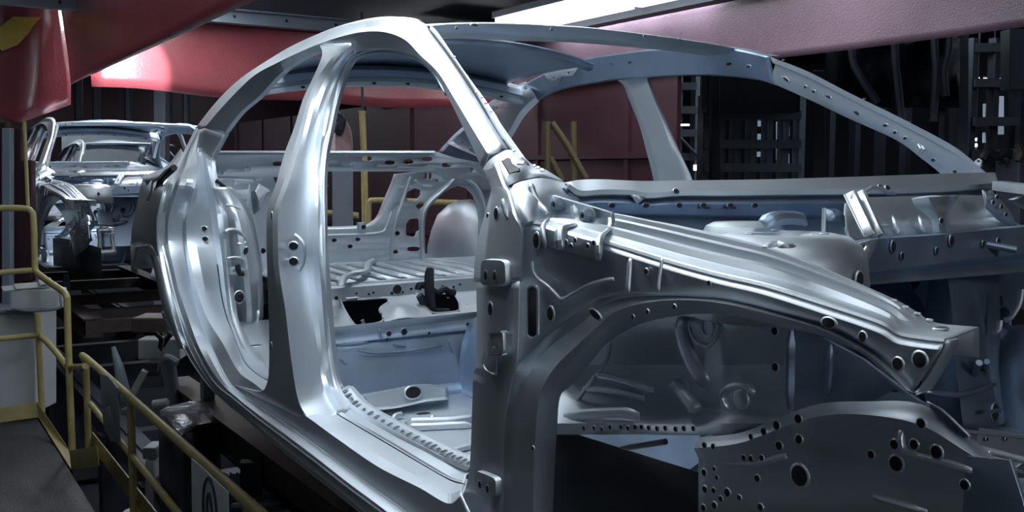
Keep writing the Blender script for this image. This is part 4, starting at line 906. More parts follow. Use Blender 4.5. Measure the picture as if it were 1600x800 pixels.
# ---- inner rear quarter seen through the rear door opening
mb = MB()
wl = [(330, 292), (338, 315), (342, 340), (344, 370), (346, 400), (350, 440), (355, 475), (362, 505), (372, 520)]
wr = [(352, 292), (374, 316), (386, 340), (393, 370), (398, 400), (402, 440), (403, 480), (401, 503), (384, 515)]
L_ = [aX(x, y, -2.06) for x, y in wl]; Rr = [aX(x, y, -2.04) for x, y in wr]
bulge = [0, .02, .05, .07, .08, .09, .09, .06, 0]
def wrow(s): return [lerp(p, q, s)+V((b_k*math.sin(PI*s), 0, 0)) for p, q, b_k in zip(L_, Rr, bulge)]
mb.loft([wrow(0), wrow(.2), wrow(.4), wrow(.55), wrow(.7), wrow(.85), wrow(1), [p+V((-.03, .01, 0)) for p in Rr], [p+V((-.03, .03, 0)) for p in Rr]], 5)
XW = -1.965
mb.rib([aX(x, y, XW-.02) for x, y in ((350, 364), (356, 359), (368, 359), (378, 366), (384, 376), (378, 381), (370, 380))], .012, .007, (1, 0, 0))
mb.rib([aX(x, y, XW) for x, y in ((353, 404), (364, 402), (376, 403), (381, 409), (381, 426))], .010, .006, (1, 0, 0))
mb.rib([aX(x, y, XW+.01) for x, y in ((352, 320), (364, 322), (376, 327))], .006, .004, (1, 0, 0))
mb.hole(aX(384, 392, XW-.005), (1, -.2, 0), .008, .014, tilt=(0, .3, 1)); mb.hole(aX(373.5, 464, XW+.025), (1, 0, 0), .017, .020)
mb.rib([aX(x, y, XW-.04) for x, y in ((372, 519), (385, 516), (397, 510), (402, 500), (404, 484))], .018, .012, (1, 0, 0))
mb.build('inner_wheel_housing', STEEL, car, solid=.002)
mb = MB(); plate(mb, 'X', XW+.02, [(359, 418), (366, 416), (387, 420), (387, 431), (359, 429)], [(366, 423, 2, 2)], th=.004)
mb.tube([aX(371, 414, XW+.03), aX(372, 420, XW+.03), aX(375, 428, XW+.03), aX(381, 427, XW+.03)], .010, 8, m=1)
mb.build('inner_bracket', STEEL, car)
mb = MB().tube([aX(376, 459, XW+.04), aX(372, 461, XW+.04), aX(371, 466, XW+.04), aX(377, 468, XW+.04)], .005, 6); mb.build('hook', BLACKM, car)
mb = MB()
plate(mb, 'X', -2.12, [(334, 279), (402, 281), (410, 279), (404, 287), (392, 290), (392, 330), (384, 330), (372, 312), (345, 290)], [((349, 282), (360, 280), (366, 284), (364, 290), (370, 291), (376, 286), (388, 288), (387, 296), (366, 297), (358, 292), (350, 290)), (348, 303, 1, 1), (374, 306, 1.5, 1.5), (384, 313, 2, 2)], th=.004)
mb.tube([aX(x, y, -2.10) for x, y in ((337, 282), (352, 294), (370, 311), (380, 322), (388, 340))], .008, 8, n=3, m=1)
mb.bar(aX(402, 281, -2.1), aX(405, 280, -2.08), .03, .01)
mb.build('inner_quarter_plate', STEEL, car)
mb = MB().loft([[aX(x, y, -2.2) for x, y in ((392, 300), (394, 318), (396, 335))], [aX(x, y, -2.14) for x, y in ((398, 297), (404, 312), (406, 328))], [aX(x, y, -2.2) for x, y in ((402, 290), (412, 305), (412, 318))], [aX(x, y, -2.26) for x, y in ((404, 287), (422, 299), (414, 300))]], 4)
mb.build('hinge_arm', STEEL, car, solid=.003)
mb = MB().loft([[aX(x, y, -2.30) for x, y in ((396, 330), (402, 360), (408, 400), (414, 440), (418, 475))], [aX(x, y, -2.25) for x, y in ((390, 332), (396, 362), (402, 402), (407, 440), (410, 478))], [aX(x, y, -2.29) for x, y in ((386, 335), (393, 365), (399, 404), (404, 442), (405, 480))]], 4)
for x, y in ((401, 412), (411, 437), (404, 398)): mb.hole(aX(x, y, -2.26), (1, 0, 0), .006)
mb.build('quarter_strut', STEEL, car, solid=.003)
mb = MB().loft([[V((-2.0, y, .44)) for y in (-.68, -.55, -.4)], [V((-1.80, y, .39)) for y in (-.69, -.55, -.4)], [V((-1.6, y, .345)) for y in (-.70, -.55, -.4)], [V((-1.38, y, .34)) for y in (-.72, -.6, -.4)]], 4)
for x, y, r in ((385, 527, .006), (390, 527, .006), (400, 541, .02), (404, 563, .004)): mb.hole(aZ(x, y, .40), (0, 0, 1), r, r*.7)
mb.build('rear_sill_floor', STEEL, car, solid=.002)

# ---- front compartment
mb = MB()
ys = arcY(9, -.36, .80)
mb.loft([[V((.40, y, .86)) for y in ys], [V((.20, y, .80)) for y in ys], [V((.14, y, .60)) for y in ys], [V((.18, y, .42)) for y in ys], [V((.02, y, .30)) for y in ys], [V((-.05, y, .27)) for y in ys]], 4)
for x, y, r in ((1428, 440, .016), (1374, 492, .012), (1560, 470, .014), (1590, 500, .03)): mb.hole(aX(x, y, .20), (1, 0, 0), r)
mb.rib([aX(x, y, .2) for x, y in ((1300, 460), (1360, 440), (1420, 470), (1440, 520))], .05, .02, (1, 0, 0))
def on2(x, y, X0=.2): return aX(x, y, X0-SP)+V((SP, 0, 0))
for pts in (((137, 326), (142, 316), (152, 313), (162, 318), (164, 330), (158, 342), (145, 346), (136, 342)), ((168, 313), (176, 322), (172, 334), (180, 342), (188, 338)), ((190, 311), (204, 312), (208, 322), (203, 334), (192, 336)), ((140, 350), (165, 351), (200, 346))):
    mb.rib([on2(x, y, .185) for x, y in pts], .03, .018, (1, 0, 0))
for x, y in ((165, 339), (192, 328), (150, 332)): mb.hole(on2(x, y, .20), (1, 0, 0), .016)
mb.build('firewall', STEEL_SHADED, car, solid=.002)
mb = MB(); P_ = [on2(x, y, .30) for x, y in ((150, 356), (180, 355), (178, 372), (183, 398), (152, 400), (153, 376))]
k_ = len(P_); c_0 = sum(P_, V())/k_; A_r = rnd(P_, .15, 3); B_r = [c_0+V((p.x-c_0.x, (p.y-c_0.y)*.5, (p.z-c_0.z)*.6)) for p in A_r]
mb.loft([A_r+[A_r[0]], B_r+[B_r[0]]], 0)
mb.bar(c_0+V((0, 0, .12)), c_0+V((-.12, 0, .22)), .10, .01)
mb.build('mount_plate', STEEL, car, solid=.006)
# centre column of the firewall with studs and a foot plate
mb = MB().loft([[aX(x, y, .32) for x, y in ((1455, 425), (1448, 470), (1442, 520), (1440, 580), (1450, 640), (1470, 670))], [aX(x, y, .42) for x, y in ((1480, 430), (1486, 470), (1490, 520), (1492, 560), (1498, 610), (1505, 668))],
                [aX(x, y, .42) for x, y in ((1520, 435), (1528, 480), (1534, 520), (1540, 570), (1552, 610), (1560, 665))], [aX(x, y, .30) for x, y in ((1560, 440), (1562, 480), (1562, 520), (1560, 570), (1564, 610), (1570, 660))]], 5)
mb.rib([aX(x, y, .425) for x, y in ((1445, 612), (1500, 617), (1555, 600))], .012, .004, (1, 0, 0))
mb.tube([aX(1530, 567, .46), aX(1522, 585, .42)], .006, 8).tube([aX(1542, 565, .46), aX(1542, 579, .42)], .005, 8)
mb.hole(aX(1553, 644, .42), (1, 0, 0), .012, .018); mb.tube([aX(1550, 643, .46), aX(1562, 641, .46)], .004, 6)
mb.build('steering_support', STEEL_SHADED, car, solid=.002)
mb = MB(); revolve(mb, aX(1600, 560, .30)+V((0, 0, -.06)), [(0, .14), (.05, .13), (.08, .10), (.10, .04), (.10, -.06), (.08, -.12)], sx=1, sy=1); mb.build('booster_dome', STEEL_SHADED, car)
mb = MB().tube([aX(x, y, .45) for x, y in ((1596, 452), (1592, 475), (1580, 495), (1572, 500))], .006, 8, n=3).tube([aX(x, y, .42) for x, y in ((1562, 500), (1560, 515), (1554, 520))], .007, 8)
mb.build('stud', STEEL, car)
mb = MB(); mb.bar(aX(1500, 680, .36), aX(1680, 700, .36), .08, .05); mb.bar(aX(1500, 672, .40), aX(1680, 690, .40), .02, .006)
for x in (1541, 1571): mb.hole(aX(x, 686, .405), (1, 0, 0), .004)
mb.build('steering_crossmember', STEEL, car)
# inner wheel housing behind the arch
rowsW = []
for j, (yy, Y0) in enumerate(((470, -.60), (520, -.53), (570, -.50), (610, -.52), (645, -.56), (662, -.60))):
    rowsW.append([aY(x, yy+(x-1000)*.0, Y0+dx) for x, dx in ((850, -.06), (900, -.03), (960, 0), (1040, .03), (1100, .03), (1140, .0), (1190, .02), (1240, .03))])
low = [aY(x, 679, -.60+dx) for x, dx in ((850, -.06), (900, -.03), (960, 0), (1040, .0), (1100, .0), (1140, .0), (1190, .02), (1240, .03))]
mb = MB().loft(rowsW+[low], 5)
for pts, w_, h_ in ((((932, 586), (960, 590), (1000, 602), (1022, 609)), .014, .008), (((912, 607), (940, 608), (980, 614), (1008, 622)), .014, .008), (((882, 652), (920, 648), (970, 646), (1000, 650)), .022, .006),
                    (((1052, 594), (1064, 608), (1082, 630), (1092, 645)), .03, .014), (((1065, 495), (1070, 530), (1085, 570), (1105, 600)), .035, .012), (((955, 528), (950, 560), (930, 590), (900, 630)), .008, .006), (((1128, 496), (1124, 520), (1108, 540), (1085, 530), (1076, 500)), .006, .004), (((1138, 640), (1132, 618), (1145, 604), (1168, 602), (1180, 615)), .012, .01)):
    yb_ = -.535 if pts[0][1] < 620 else -.585
    mb.rib([hit(x, y, lambda p: p.y-(yb_-.03*(p.z < .6)) ) for x, y in pts], w_, h_, (0, -1, 0))
dots = [(883, 671), (898, 670.5), (914, 669), (930, 668.5), (942, 670.5), (955, 667.5), (972, 667), (983, 669), (994, 667), (1004, 667), (1015, 668), (1028, 669), (1041, 668.5), (1057, 670), (1070, 669), (1085, 669)]
for x, y in dots: mb.hole(aY(x, y, -.625), (0, -1, 0), .0038, m=1)
for x, y, r in ((1212, 517, .006), (1213, 573, .006), (1172, 609, .003), (1159, 624, .016)): mb.hole(aY(x, y, -.56), (0, -1, 0), r, m=0 if r > .01 else 1)
mb.build('inner_wheel_panel', STEEL, car, solid=.002)
mb = MB(); c0_ = aY(1108, 510, -.545); mb.cyl(c0_, (0, 1, 0), .0135, .004, 20).tube([c0_+V((math.cos(t)*.015, -.003, math.sin(t)*.017)) for t in [2*PI*k/16 for k in range(17)]], .003, 6)  # steel disc and ring stand for a hole with light showing through
mb.build('lit_hole_disc', STEEL, car, label='bright round steel disc standing for a lit hole, seen through the wheel arch')
mb = MB()
mb.rib([aY(1236, 515, -.54), aY(1236, 570, -.54), aY(1234, 640, -.54)], .018, .012, (0, -1, 0)); mb.rib([aY(1300, 535, -.50), aY(1299, 575, -.50), aY(1294, 620, -.50)], .014, .010, (0, -1, 0))
plate(mb, 'Y', -.50, [(1236, 500), (1350, 560), (1430, 620), (1452, 634), (1430, 700), (1236, 700)], [(1400, 611, 4, 2), (1375, 640, 3, 3)], th=.004)
mb.build('apron_inner', STEEL_SHADED, car)
# lower longitudinal with a step and weld holes
mb = MB()
la = [(1092, 684, -.60), (1160, 676, -.60), (1220, 652, -.58), (1280, 632, -.56), (1350, 628, -.55), (1440, 632, -.55), (1512, 682, -.55), (1560, 720, -.55)]
lb = [(1092, 715, -.61), (1160, 708, -.61), (1220, 690, -.60), (1280, 670, -.58), (1350, 665, -.57), (1440, 690, -.57), (1512, 720, -.57), (1580, 760, -.57)]
lc = [(1092, 760, -.60), (1160, 755, -.60), (1220, 740, -.59), (1280, 730, -.57), (1350, 725, -.56), (1440, 740, -.56), (1512, 760, -.56), (1590, 790, -.56)]
ld = [(1092, 860, -.58), (1160, 860, -.58), (1220, 860, -.57), (1280, 860, -.56), (1350, 860, -.55), (1440, 860, -.55), (1512, 860, -.55), (1620, 870, -.55)]
mb.loft([KY(*la), [lerp(p, q, .5)+V((0, -.01, 0)) for p, q in zip(KY(*la), KY(*lb))], KY(*lb), KY(*lc), KY(*ld)], 5)
mb.rib([aY(x, y, -.60) for x, y in ((1095, 708), (1140, 722), (1185, 724), (1230, 712))], .014, .008, (0, -1, 0))
mb.rib([aY(x, y, -.59) for x, y in ((1408, 672), (1412, 700), (1430, 712), (1470, 722), (1520, 735))], .010, .006, (0, -1, 0))
mb.rib([aY(x, y, -.585) for x, y in ((1365, 775), (1400, 785), (1450, 800))], .010, .006, (0, -1, 0))
for x, y, r in ((1102, 695, .004), (1116, 697, .004), (1175, 682, .004), (1195, 674, .005), (1215, 664, .006), (1249, 654, .006), (1250, 686, .006), (1219, 696, .006), (1251, 743, .015), (1164, 715, .004), (1175, 716, .004), (1192, 715, .004), (1185, 747, .005), (1102, 738, .005), (1118, 732, .003), (1122, 746, .003), (1103, 764, .005), (1117, 766, .004), (1128, 779, .004), (1138, 769, .006), (1157, 777, .004), (1101, 793, .005), (1118, 789, .005), (1190, 792, .005),
                (1399, 694, .006), (1430, 694, .006), (1465, 706, .008), (1402, 724, .010), (1363, 710, .005), (1441, 661, .006), (1509, 757, .006)):
    mb.hole(aY(x, y, -.618 if x < 1260 else -.595), (0, -1, 0), r)
mb.build('front_longitudinal', STEEL, car, solid=.002)
mb = MB(); plate(mb, 'Z', .60, [(1505, 709), (1527, 700), (1536, 699.5), (1600, 717), (1680, 735), (1680, 748), (1600, 722), (1580, 716), (1547, 708.5), (1533, 708.5), (1532, 711), (1554, 720), (1551, 722)], th=.004)
mb.bar(aZ(1588, 733, .585), aZ(1650, 745, .585), .02, .004); mb.bar(aZ(1592, 750, .56), aZ(1650, 790, .56), .03, .006)
mb.build('tow_plate', STEEL, car)
mb = MB(); plate(mb, 'Y', -.57, [(1513, 712), (1580, 718), (1600, 780), (1620, 860), (1500, 860)], th=.004); mb.build('rail_end_plate', STEEL_SHADED, car)
mb = MB().loft([KY((1448, 628, -.56), (1470, 640, -.56), (1500, 668, -.56), (1514, 682, -.56)), KY((1452, 630, -.53), (1474, 642, -.53), (1504, 670, -.53), (1517, 682, -.53))], 4); mb.build('longitudinal_flange', STEEL, car, solid=.003)
# black wall standing for the shade in the opening under the near wheel arch
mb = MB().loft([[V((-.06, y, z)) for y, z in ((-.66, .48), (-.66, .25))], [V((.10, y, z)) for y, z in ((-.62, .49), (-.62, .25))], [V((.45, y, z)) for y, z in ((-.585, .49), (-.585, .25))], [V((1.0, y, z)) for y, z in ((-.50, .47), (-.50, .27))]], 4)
mb.build('opening_shade_wall', BLACKM, car, solid=.003)
mb = MB().tube([aY(x, y, -.50) for x, y in ((985, 780), (1000, 772), (1050, 772), (1085, 768))], .02, 10, n=3).tube([aY(x, y, -.5) for x, y in ((900, 760), (915, 735), (960, 705), (1040, 690))], .006, 8, n=3); mb.build('brake_line', BLACKM, car)

# ---------------------------------------------------------------- bodies behind it on the same line
def dup(root, dx, label, dy=0):
    r = root.copy(); COL.objects.link(r); r['label'] = label; r.location = V(root.location)+V((dx, dy, 0))
    for ch in list(root.children):
        c_ = ch.copy(); COL.objects.link(c_); c_.parent = r
        for g in ch.children:
            d_ = g.copy(); COL.objects.link(d_); d_.parent = c_
    return r
car2 = dup(car, -SP, 'second bare car body waiting on the line behind the big one, at the left')
car3 = dup(car, -2*SP, 'third bare car body farthest back, glimpsed through the windshield of the second', 1.25)

# ================================================================ THINGS AROUND THE LINE
def tubething(name, label, cat_, group=None, base=(0, 0, 0)):
    return thing(name, label, cat_, base, group)
# ---- railing beside the line, nearest the camera: Y = -0.80, its top rail at Z = 0.01
RY = -.80
def rp(x, y): return aY(x, y, RY)
t1 = rp(133, 558); t2 = aY(400, 796, RY); dirn = (t2-t1)
t3 = t1+dirn*1.45; t1z = t1.z
rail = tubething('guard_railing', 'yellow railing running down to the bottom edge beside the car body', 'railing', 'yellow railings of the walkway', (t1.x, t1.y, ZP))
zb = ZP
R1 = .019
MB().tube([V((t1.x, t1.y, t1.z-.02)), t1+V((0.02, 0, 0)), t1+dirn*.5, t3], R1, 14, n=3).build('handrail', YELLOW, rail)
m1 = rp(141, 631); m2 = aY(210, 717, RY); MB().tube([m1, m1+(m2-m1)*3.2], .016, 12).build('mid_rail', YELLOW, rail)
def post(px, py, par, z0=None, r=.018, y=RY):
    p = aY(px, py, y) if y is not None else px
    return MB().tube([p, V((p.x, p.y, zb if z0 is None else z0))], r, 12).cyl(V((p.x, p.y, zb+.006)), (0, 0, 1), .045, .012, 16).build('post', YELLOW, par)
post(134, 562, rail); post(204, 627, rail)
pp = t1+dirn*.98; MB().tube([pp, V((pp.x, pp.y, zb))], .018, 12).build('post', YELLOW, rail)
# toe board
tb0 = V((t1.x-.02, RY+.02, ZP)); tb1 = V((t3.x, RY+.02, ZP))
MB().box(((tb0.x+tb1.x)/2, RY+.03, ZP+.05), (tb1.x-tb0.x, .006, .10)).build('toe_board', YELLOW, rail, smooth=False)
# sheet panel wired to the railing and the sign plate with a round mark
mb = MB(); plate(mb, 'Y', RY-.022, [(157, 583), (170, 588), (184, 606), (186, 640), (188, 690), (175, 690), (164, 672), (160, 640)], [(171, 635, 1.5, 1.5)], th=.004)
tag(mb.build('wired_sheet', GREY), 'narrow grey sheet wired to the yellow railing near its first post', 'metal sheet')
sg = thing('sign_plate', 'grey sign plate with a dark ring mark hanging on the yellow handrail', 'sign', aY(328, 790, RY-.025))
mb = MB(); sx = [(300, 716), (312, 726), (356, 768), (357, 800), (358, 870), (302, 850)]
plate(mb, 'Y', RY-.026, sx, [], th=.004); mb.build('plate', LIGHTGREY, sg)
cc = aY(329, 800, RY-.030); mb = MB()
mb.tube([cc+V((math.cos(t)*.085, 0, math.sin(t)*.115)) for t in [2*PI*k/40 for k in range(41)]], .007, 6, cap=False)
mb.tube([cc+V((-.03, 0, -.10)), cc+V((-.035, 0, .02)), cc+V((-.01, 0, .06)), cc+V((.02, 0, .03)), cc+V((.04, 0, -.10))], .007, 6, n=4)
mb.build('ring_mark', DARKGREY, sg, label='dark ring with an arch inside')

# ---- stepped railing at the left
r2 = tubething('guard_railing', 'yellow railing at the left with stepped top rail and two posts', 'railing', 'yellow railings of the walkway', aD(66, 642, 6.2))
def dline(pts): return [aD(*p) for p in pts]
MB().tube(dline([(-80, 325, 6.0), (-20, 325, 6.15), (36, 325.5, 6.2), (48, 330, 6.2), (52, 342, 6.2), (54, 400, 6.2), (55, 421, 6.2), (60, 428, 6.15), (80, 443, 5.85), (98, 455, 5.75), (104, 464, 5.7), (105, 480, 5.7), (108, 580, 5.7), (113, 706, 5.7)]), .019, 12, n=3).build('handrail', YELLOW, r2)
MB().tube(dline([(-80, 427, 6.0), (0, 426, 6.15), (52, 422, 6.2)]), .017, 10).build('mid_rail', YELLOW, r2)
MB().tube(dline([(58, 488, 6.2), (61, 550, 6.2), (66, 644, 6.2)]), .018, 10).build('post', YELLOW, r2)
MB().tube(dline([(-80, 531, 6.0), (0, 529, 6.15), (58, 524, 6.2), (66, 528, 6.1), (84, 546, 5.85), (104, 572, 5.7)]), .017, 10, n=3).build('mid_rail', YELLOW, r2)
MB().tube(dline([(109, 574, 5.7), (133, 572, 5.46)]), .016, 10).build('mid_rail', YELLOW, r2)
mb = MB(); bb_ = dline([(-80, 640, 6.0), (0, 638, 6.15), (58, 628, 6.2), (109, 704, 5.9)]); bt_ = dline([(-80, 665, 6.0), (0, 660, 6.15), (60, 652, 6.2), (112, 734, 5.7)])
mb.loft([bb_, bt_], 0); mb.build('toe_board', YELLOW, r2, smooth=False, solid=.006)
mb = MB(); mb.loft([dline([(109, 704, 5.7), (152, 697, 5.4)]), dline([(112, 734, 5.7), (155, 728, 5.4)])], 0); mb.build('toe_board', YELLOW, r2, smooth=False, solid=.006)

# ---- behind the left railing: control box with parts on it, pale machine cover, dark red frame
cb = thing('control_box', 'grey steel box with papers on top, left behind the yellow railing', 'box', aD(45, 485, 7.2))
def boxD(x0, y0, x1, y1, d0, dep=.3, m=GREY, name='housing', par=None, jog=0):
    a_, b_, c_, e_ = aD(x0, y0, d0), aD(x1, y0+jog, d0), aD(x1, y1+jog, d0), aD(x0, y1, d0)
    back = V((cf.x, cf.y, 0)).normalized()*dep
    mb = MB(); P = [a_, b_, c_, e_]; Q = [p+back for p in P]
    mb.add(P+Q, [(0, 1, 2, 3), (7, 6, 5, 4), (0, 4, 5, 1), (1, 5, 6, 2), (2, 6, 7, 3), (3, 7, 4, 0)])
    o = mb.build(name, m, par, smooth=False)
    bv = o.modifiers.new('edges', 'BEVEL'); bv.width = min(.008, dep*.2); bv.segments = 2
    return o
boxD(16, 452, 92, 483, 6.32, .12, LIGHTGREY, 'housing', cb)
mb = MB().tube(dline([(18, 482, 6.30), (50, 486, 6.30), (92, 482, 6.30), (95, 470, 6.30), (93, 452, 6.30)]), .008, 8, n=3); mb.build('edge_trim', GREY, cb)
for k, (x0, y0, x1, y1) in enumerate(((22, 440, 80, 452), (2, 444, 50, 455), (60, 434, 79, 446))):
    pz = [aD(x0, y0+4, 6.42), aD(x1, y0, 6.45), aD(x1+2, y1-4, 6.33), aD(x0+3, y1, 6.31)]
    tag(MB().add(pz, [(0, 1, 2, 3)]).build('paper_sheet', LIGHTGREY, smooth=False, solid=.006), ['crumpled white sheet lying across the grey box', 'loose pale sheet overhanging the left end of the grey box', 'small folded sheet at the back corner of the grey box'][k], 'paper', 'papers on the grey box')
mc = thing('machine_cover', 'pale blue-grey machine cover behind the yellow railing at the left edge', 'machine', aD(25, 560, 7.3))
boxD(-90, 488, 56, 646, 6.5, .3, LIGHTGREY, 'housing', mc); boxD(-90, 484, 54, 490, 6.46, .35, GREY, 'top_trim', mc)
fr = thing('steel_frame', 'dark red steel frame standing at the left edge below the red sheet', 'frame', aD(20, 480, 7.6))
for x0, y0, x1, y1, m in ((-60, 190, 10, 500, REDWALL), (2, 200, 16, 500, GREY), (16, 200, 34, 500, REDWALL), (30, 250, 50, 440, REDWALL), (-60, 352, 30, 366, REDWALL)):
    boxD(x0, y0, x1, y1, 6.72 if m is GREY else 6.8, .06, m, 'upright' if y1-y0 > 100 else 'crossbar', fr)
tag(MB().tube(dline([(38, 190, 6.75), (40, 240, 6.75), (44, 330, 6.75)]), .012, 8).build('cable', YELLOW), 'thin ochre cable hanging down beside the rear car body', 'cable')
tag(MB().loft([dline([(-60, 150, 6.95), (-60, 300, 6.95), (-60, 520, 6.95)]), dline([(0, 180, 6.92), (2, 300, 6.92), (4, 520, 6.92)]), dline([(40, 196, 6.95), (42, 300, 6.95), (46, 440, 6.95)])], 4).build('guard_sheet', REDWALL, solid=.005), 'dark red sheet hanging at the left edge behind the railing', 'red sheet', 'red plastic guard sheets')

# ---- conveyor under the bodies
cv = thing('conveyor_bed', 'dark conveyor bed running under the car bodies', 'conveyor', (-4, 0, -1.3))
for yy in (-.55, .55):
    MB().box((-4, yy, -.62), (18, .14, .12)).box((-4, yy, -.56), (18, .05, .03)).build('rail_beam', DARKGREY, cv, smooth=False)
for i in range(12):
    MB().box((-11+i*1.2, 0, -.95), (.12, 1.3, .6)).build('leg', DARKGREY, cv, smooth=False)
def skid(x0, label, dy=0):
    s_ = thing('carrier_skid', label, 'skid', (x0, 0, -.2), 'carrier skids under the bodies')
    for yy in (-.5, .5): MB().box((x0, yy, -.13), (4.2, .10, .11)).box((x0, yy, -.065), (4.2, .13, .012)).box((x0, yy, -.19), (4.2, .13, .012)).build('runner', RUST, s_, smooth=False)
    for xx in (-1.9, -.9, .3, 1.4, 2.0): MB().box((x0+xx, 0, -.13), (.10, .96, .09)).build('crossbar', RUST, s_, smooth=False)
    for xx in (-1.5, .9):
        for yy in (-.5, .5):
            MB().box((x0+xx, yy, .02), (.06, .05, .18)).cyl((x0+xx, yy, .12), (0, 0, 1), .02, .06, 10).build('support_pin', GREY, s_, smooth=False)
    s_.location.y = dy
    return s_
skid(-1.5, 'rusty carrier skid under the big foreground body'); skid(-1.5-SP, 'rusty carrier skid under the second body at the left'); skid(-1.5-2*SP, 'rusty carrier skid under the farthest body', 1.25)
# transfer unit between rail and rocker: grey boxes, arms, a bright bellows cover
tu = thing('clamp_unit', 'grey clamp unit with bare metal arms below the rear door jamb', 'machine', aD(270, 620, 5.0))
boxD(215, 530, 282, 562, 5.1, .12, LIGHTGREY, 'housing', tu)
boxD(224, 566, 250, 588, 5.0, .1, DARKGREY, 'bracket', tu)
boxD(205, 497, 262, 520, 5.2, .2, RUST, 'carriage', tu)
MB().loft([dline([(252, 486, 5.0), (262, 510, 5.0), (275, 516, 4.95)]), dline([(288, 484, 5.1), (290, 500, 5.1), (292, 514, 5.1)])], 4).build('guard', GREY, tu, solid=.01)
MB().tube(dline([(262, 562, 4.95), (268, 600, 4.95), (270, 640, 4.95)]), .035, 12).tube(dline([(257, 562, 4.95), (266, 564, 4.95), (275, 570, 4.95)]), .03, 10).build('pipe', GREY, tu)
MB().tube(dline([(177, 543, 5.2), (186, 575, 5.15), (196, 625, 5.1)]), [.012, .025, .035], 10).build('lever', GREY, tu)
MB().bar(aD(228, 578, 5.0), aD(205, 620, 5.0), .09, .03).build('flap', LIGHTGREY, tu)
MB().tube(dline([(240, 633, 4.8), (262, 630, 4.8)]), .024, 14).build('roller', LIGHTGREY, tu)
boxD(186, 618, 200, 630, 5.0, .06, LIGHTGREY, 'tag_plate', tu); boxD(186, 640, 198, 650, 5.0, .06, LIGHTGREY, 'tag_plate', tu)
MB().tube(dline([(242, 520, 4.85), (252, 530, 4.85), (250, 545, 4.85), (262, 528, 4.85), (268, 522, 4.85)]), .012, 8, n=3).build('hose', BLACKM, tu)
MB().tube(dline([(258, 520, 4.8), (254, 545, 4.8), (246, 580, 4.8)]), .003, 6, n=3).build('wire', YELLOW, tu)
cvr = thing('wrapped_cover', 'grey plastic wrapped drum top shining below the rocker', 'cover', aD(295, 760, 4.30))
def surf(rows): return [dline(r) for r in rows]
mb = MB().loft(surf([[(250, 650, 4.45), (252, 640, 4.50), (275, 632, 4.60), (310, 626, 4.65), (330, 634, 4.60)], [(262, 652, 4.30), (270, 645, 4.35), (292, 638, 4.45), (322, 636, 4.50), (345, 648, 4.50)],
                    [(270, 665, 4.20), (283, 655, 4.25), (305, 652, 4.30), (328, 650, 4.40), (344, 654, 4.40)], [(284, 680, 4.15), (292, 670, 4.20), (308, 664, 4.25), (330, 660, 4.35), (342, 658, 4.40)]]), 6)
mb.build('wrap', mat('wrap_plastic', (.20, .23, .27), .25, .3, noise=.3, nscale=20, bump=.8, bscale=18), cvr, angle=80)
mb = MB().loft(surf([[(250, 650, 4.45), (262, 652, 4.30), (270, 665, 4.20), (284, 680, 4.15), (310, 666, 4.30), (342, 660, 4.40)], [(250, 720, 4.45), (258, 730, 4.30), (270, 740, 4.20), (286, 745, 4.15), (312, 740, 4.30), (344, 730, 4.40)], [(252, 860, 4.45), (262, 870, 4.30), (272, 880, 4.20), (288, 880, 4.15), (314, 870, 4.30), (346, 860, 4.40)]]), 4)
mb.build('drum', DARKGREY, cvr, solid=.01)
pb_ = thing('pedestal_block', 'white painted block with a dark cap behind the second post', 'block', aD(232, 760, 4.7))
boxD(226, 720, 240, 830, 5.15, .12, LIGHTGREY, 'column', pb_); boxD(222, 700, 244, 718, 5.15, .14, GREY, 'cap', pb_)
boxD(245, 756, 276, 768, 4.4, .05, LIGHTGREY, 'arm', pb_)
sb2_ = thing('support_beam', 'pale channel beam under the rocker near the bottom edge', 'beam', aD(430, 785, 3.6))
mb = MB().bar(aD(380, 792, 3.6), aD(446, 774, 3.9), .10, .012).bar(aD(380, 800, 3.6), aD(446, 782, 3.9), .012, .07).bar(aD(380, 812, 3.6), aD(446, 793, 3.9), .10, .012); mb.build('channel', GREY, sb2_, smooth=False)
MB().bar(aD(393, 720, 3.9), aD(395, 860, 3.9), .08, .08).build('upright', DARKGREY, sb2_, smooth=False)
MB().bar(aD(446, 700, 3.9), aD(450, 860, 3.9), .06, .08).build('upright', DARKGREY, sb2_, smooth=False)
# bristle strip seen between drum and rocker
mb = MB()
for k in range(12): mb.tube(dline([(350+k*3.4, 738+(k % 3)*2, 3.9), (350+k*3.4, 756+(k*7 % 5), 3.9)]), .004, 5)
o = mb.build('brush_strip', GREY); tag(o, 'row of pale bristles hanging under the rocker', 'brush', kind='stuff')

# ---- behind the openings: posts, pipes, hanging bag, guard rail
pw = tubething('pipe_post', 'tall yellow pipe post seen through the front door opening', 'post', None, aD(567, 400, 8.5))
MB().tube(dline([(566, 176, 8.5), (569, 250, 8.5), (577, 695, 8.5)]), .028, 12).cyl(aD(566, 175, 8.5), (0, 0, 1), .034, .02, 12).build('post', YELLOW, pw)
tag(MB().tube(dline([(565, 20, 8.5), (566, 140, 8.5), (567, 176, 8.5)]), .012, 8).build('conduit', DARKGREY), 'thin dark conduit above the tall yellow pipe post', 'pipe')
gr = tubething('guard_railing', 'yellow rounded railing beyond the rear bulkhead beside the tall post', 'railing', None, aD(578, 400, 8.2))
MB().tube(dline([(582, 700, 8.2), (575, 420, 8.2), (576, 330, 8.2), (578, 317, 8.2), (588, 313, 8.2), (680, 316, 8.2), (760, 318, 8.2)]), .024, 12, n=3).build('handrail', YELLOW, gr)
MB().tube(dline([(440, 328, 8.0), (500, 332, 8.0), (560, 337, 8.0)]), .026, 10).build('mid_rail', YELLOW, gr)
tag(boxD(519, 240, 551, 370, 7.8, .03, GREY, 'sheet_post'), 'flat grey steel strip standing left of the tall yellow post', 'post')
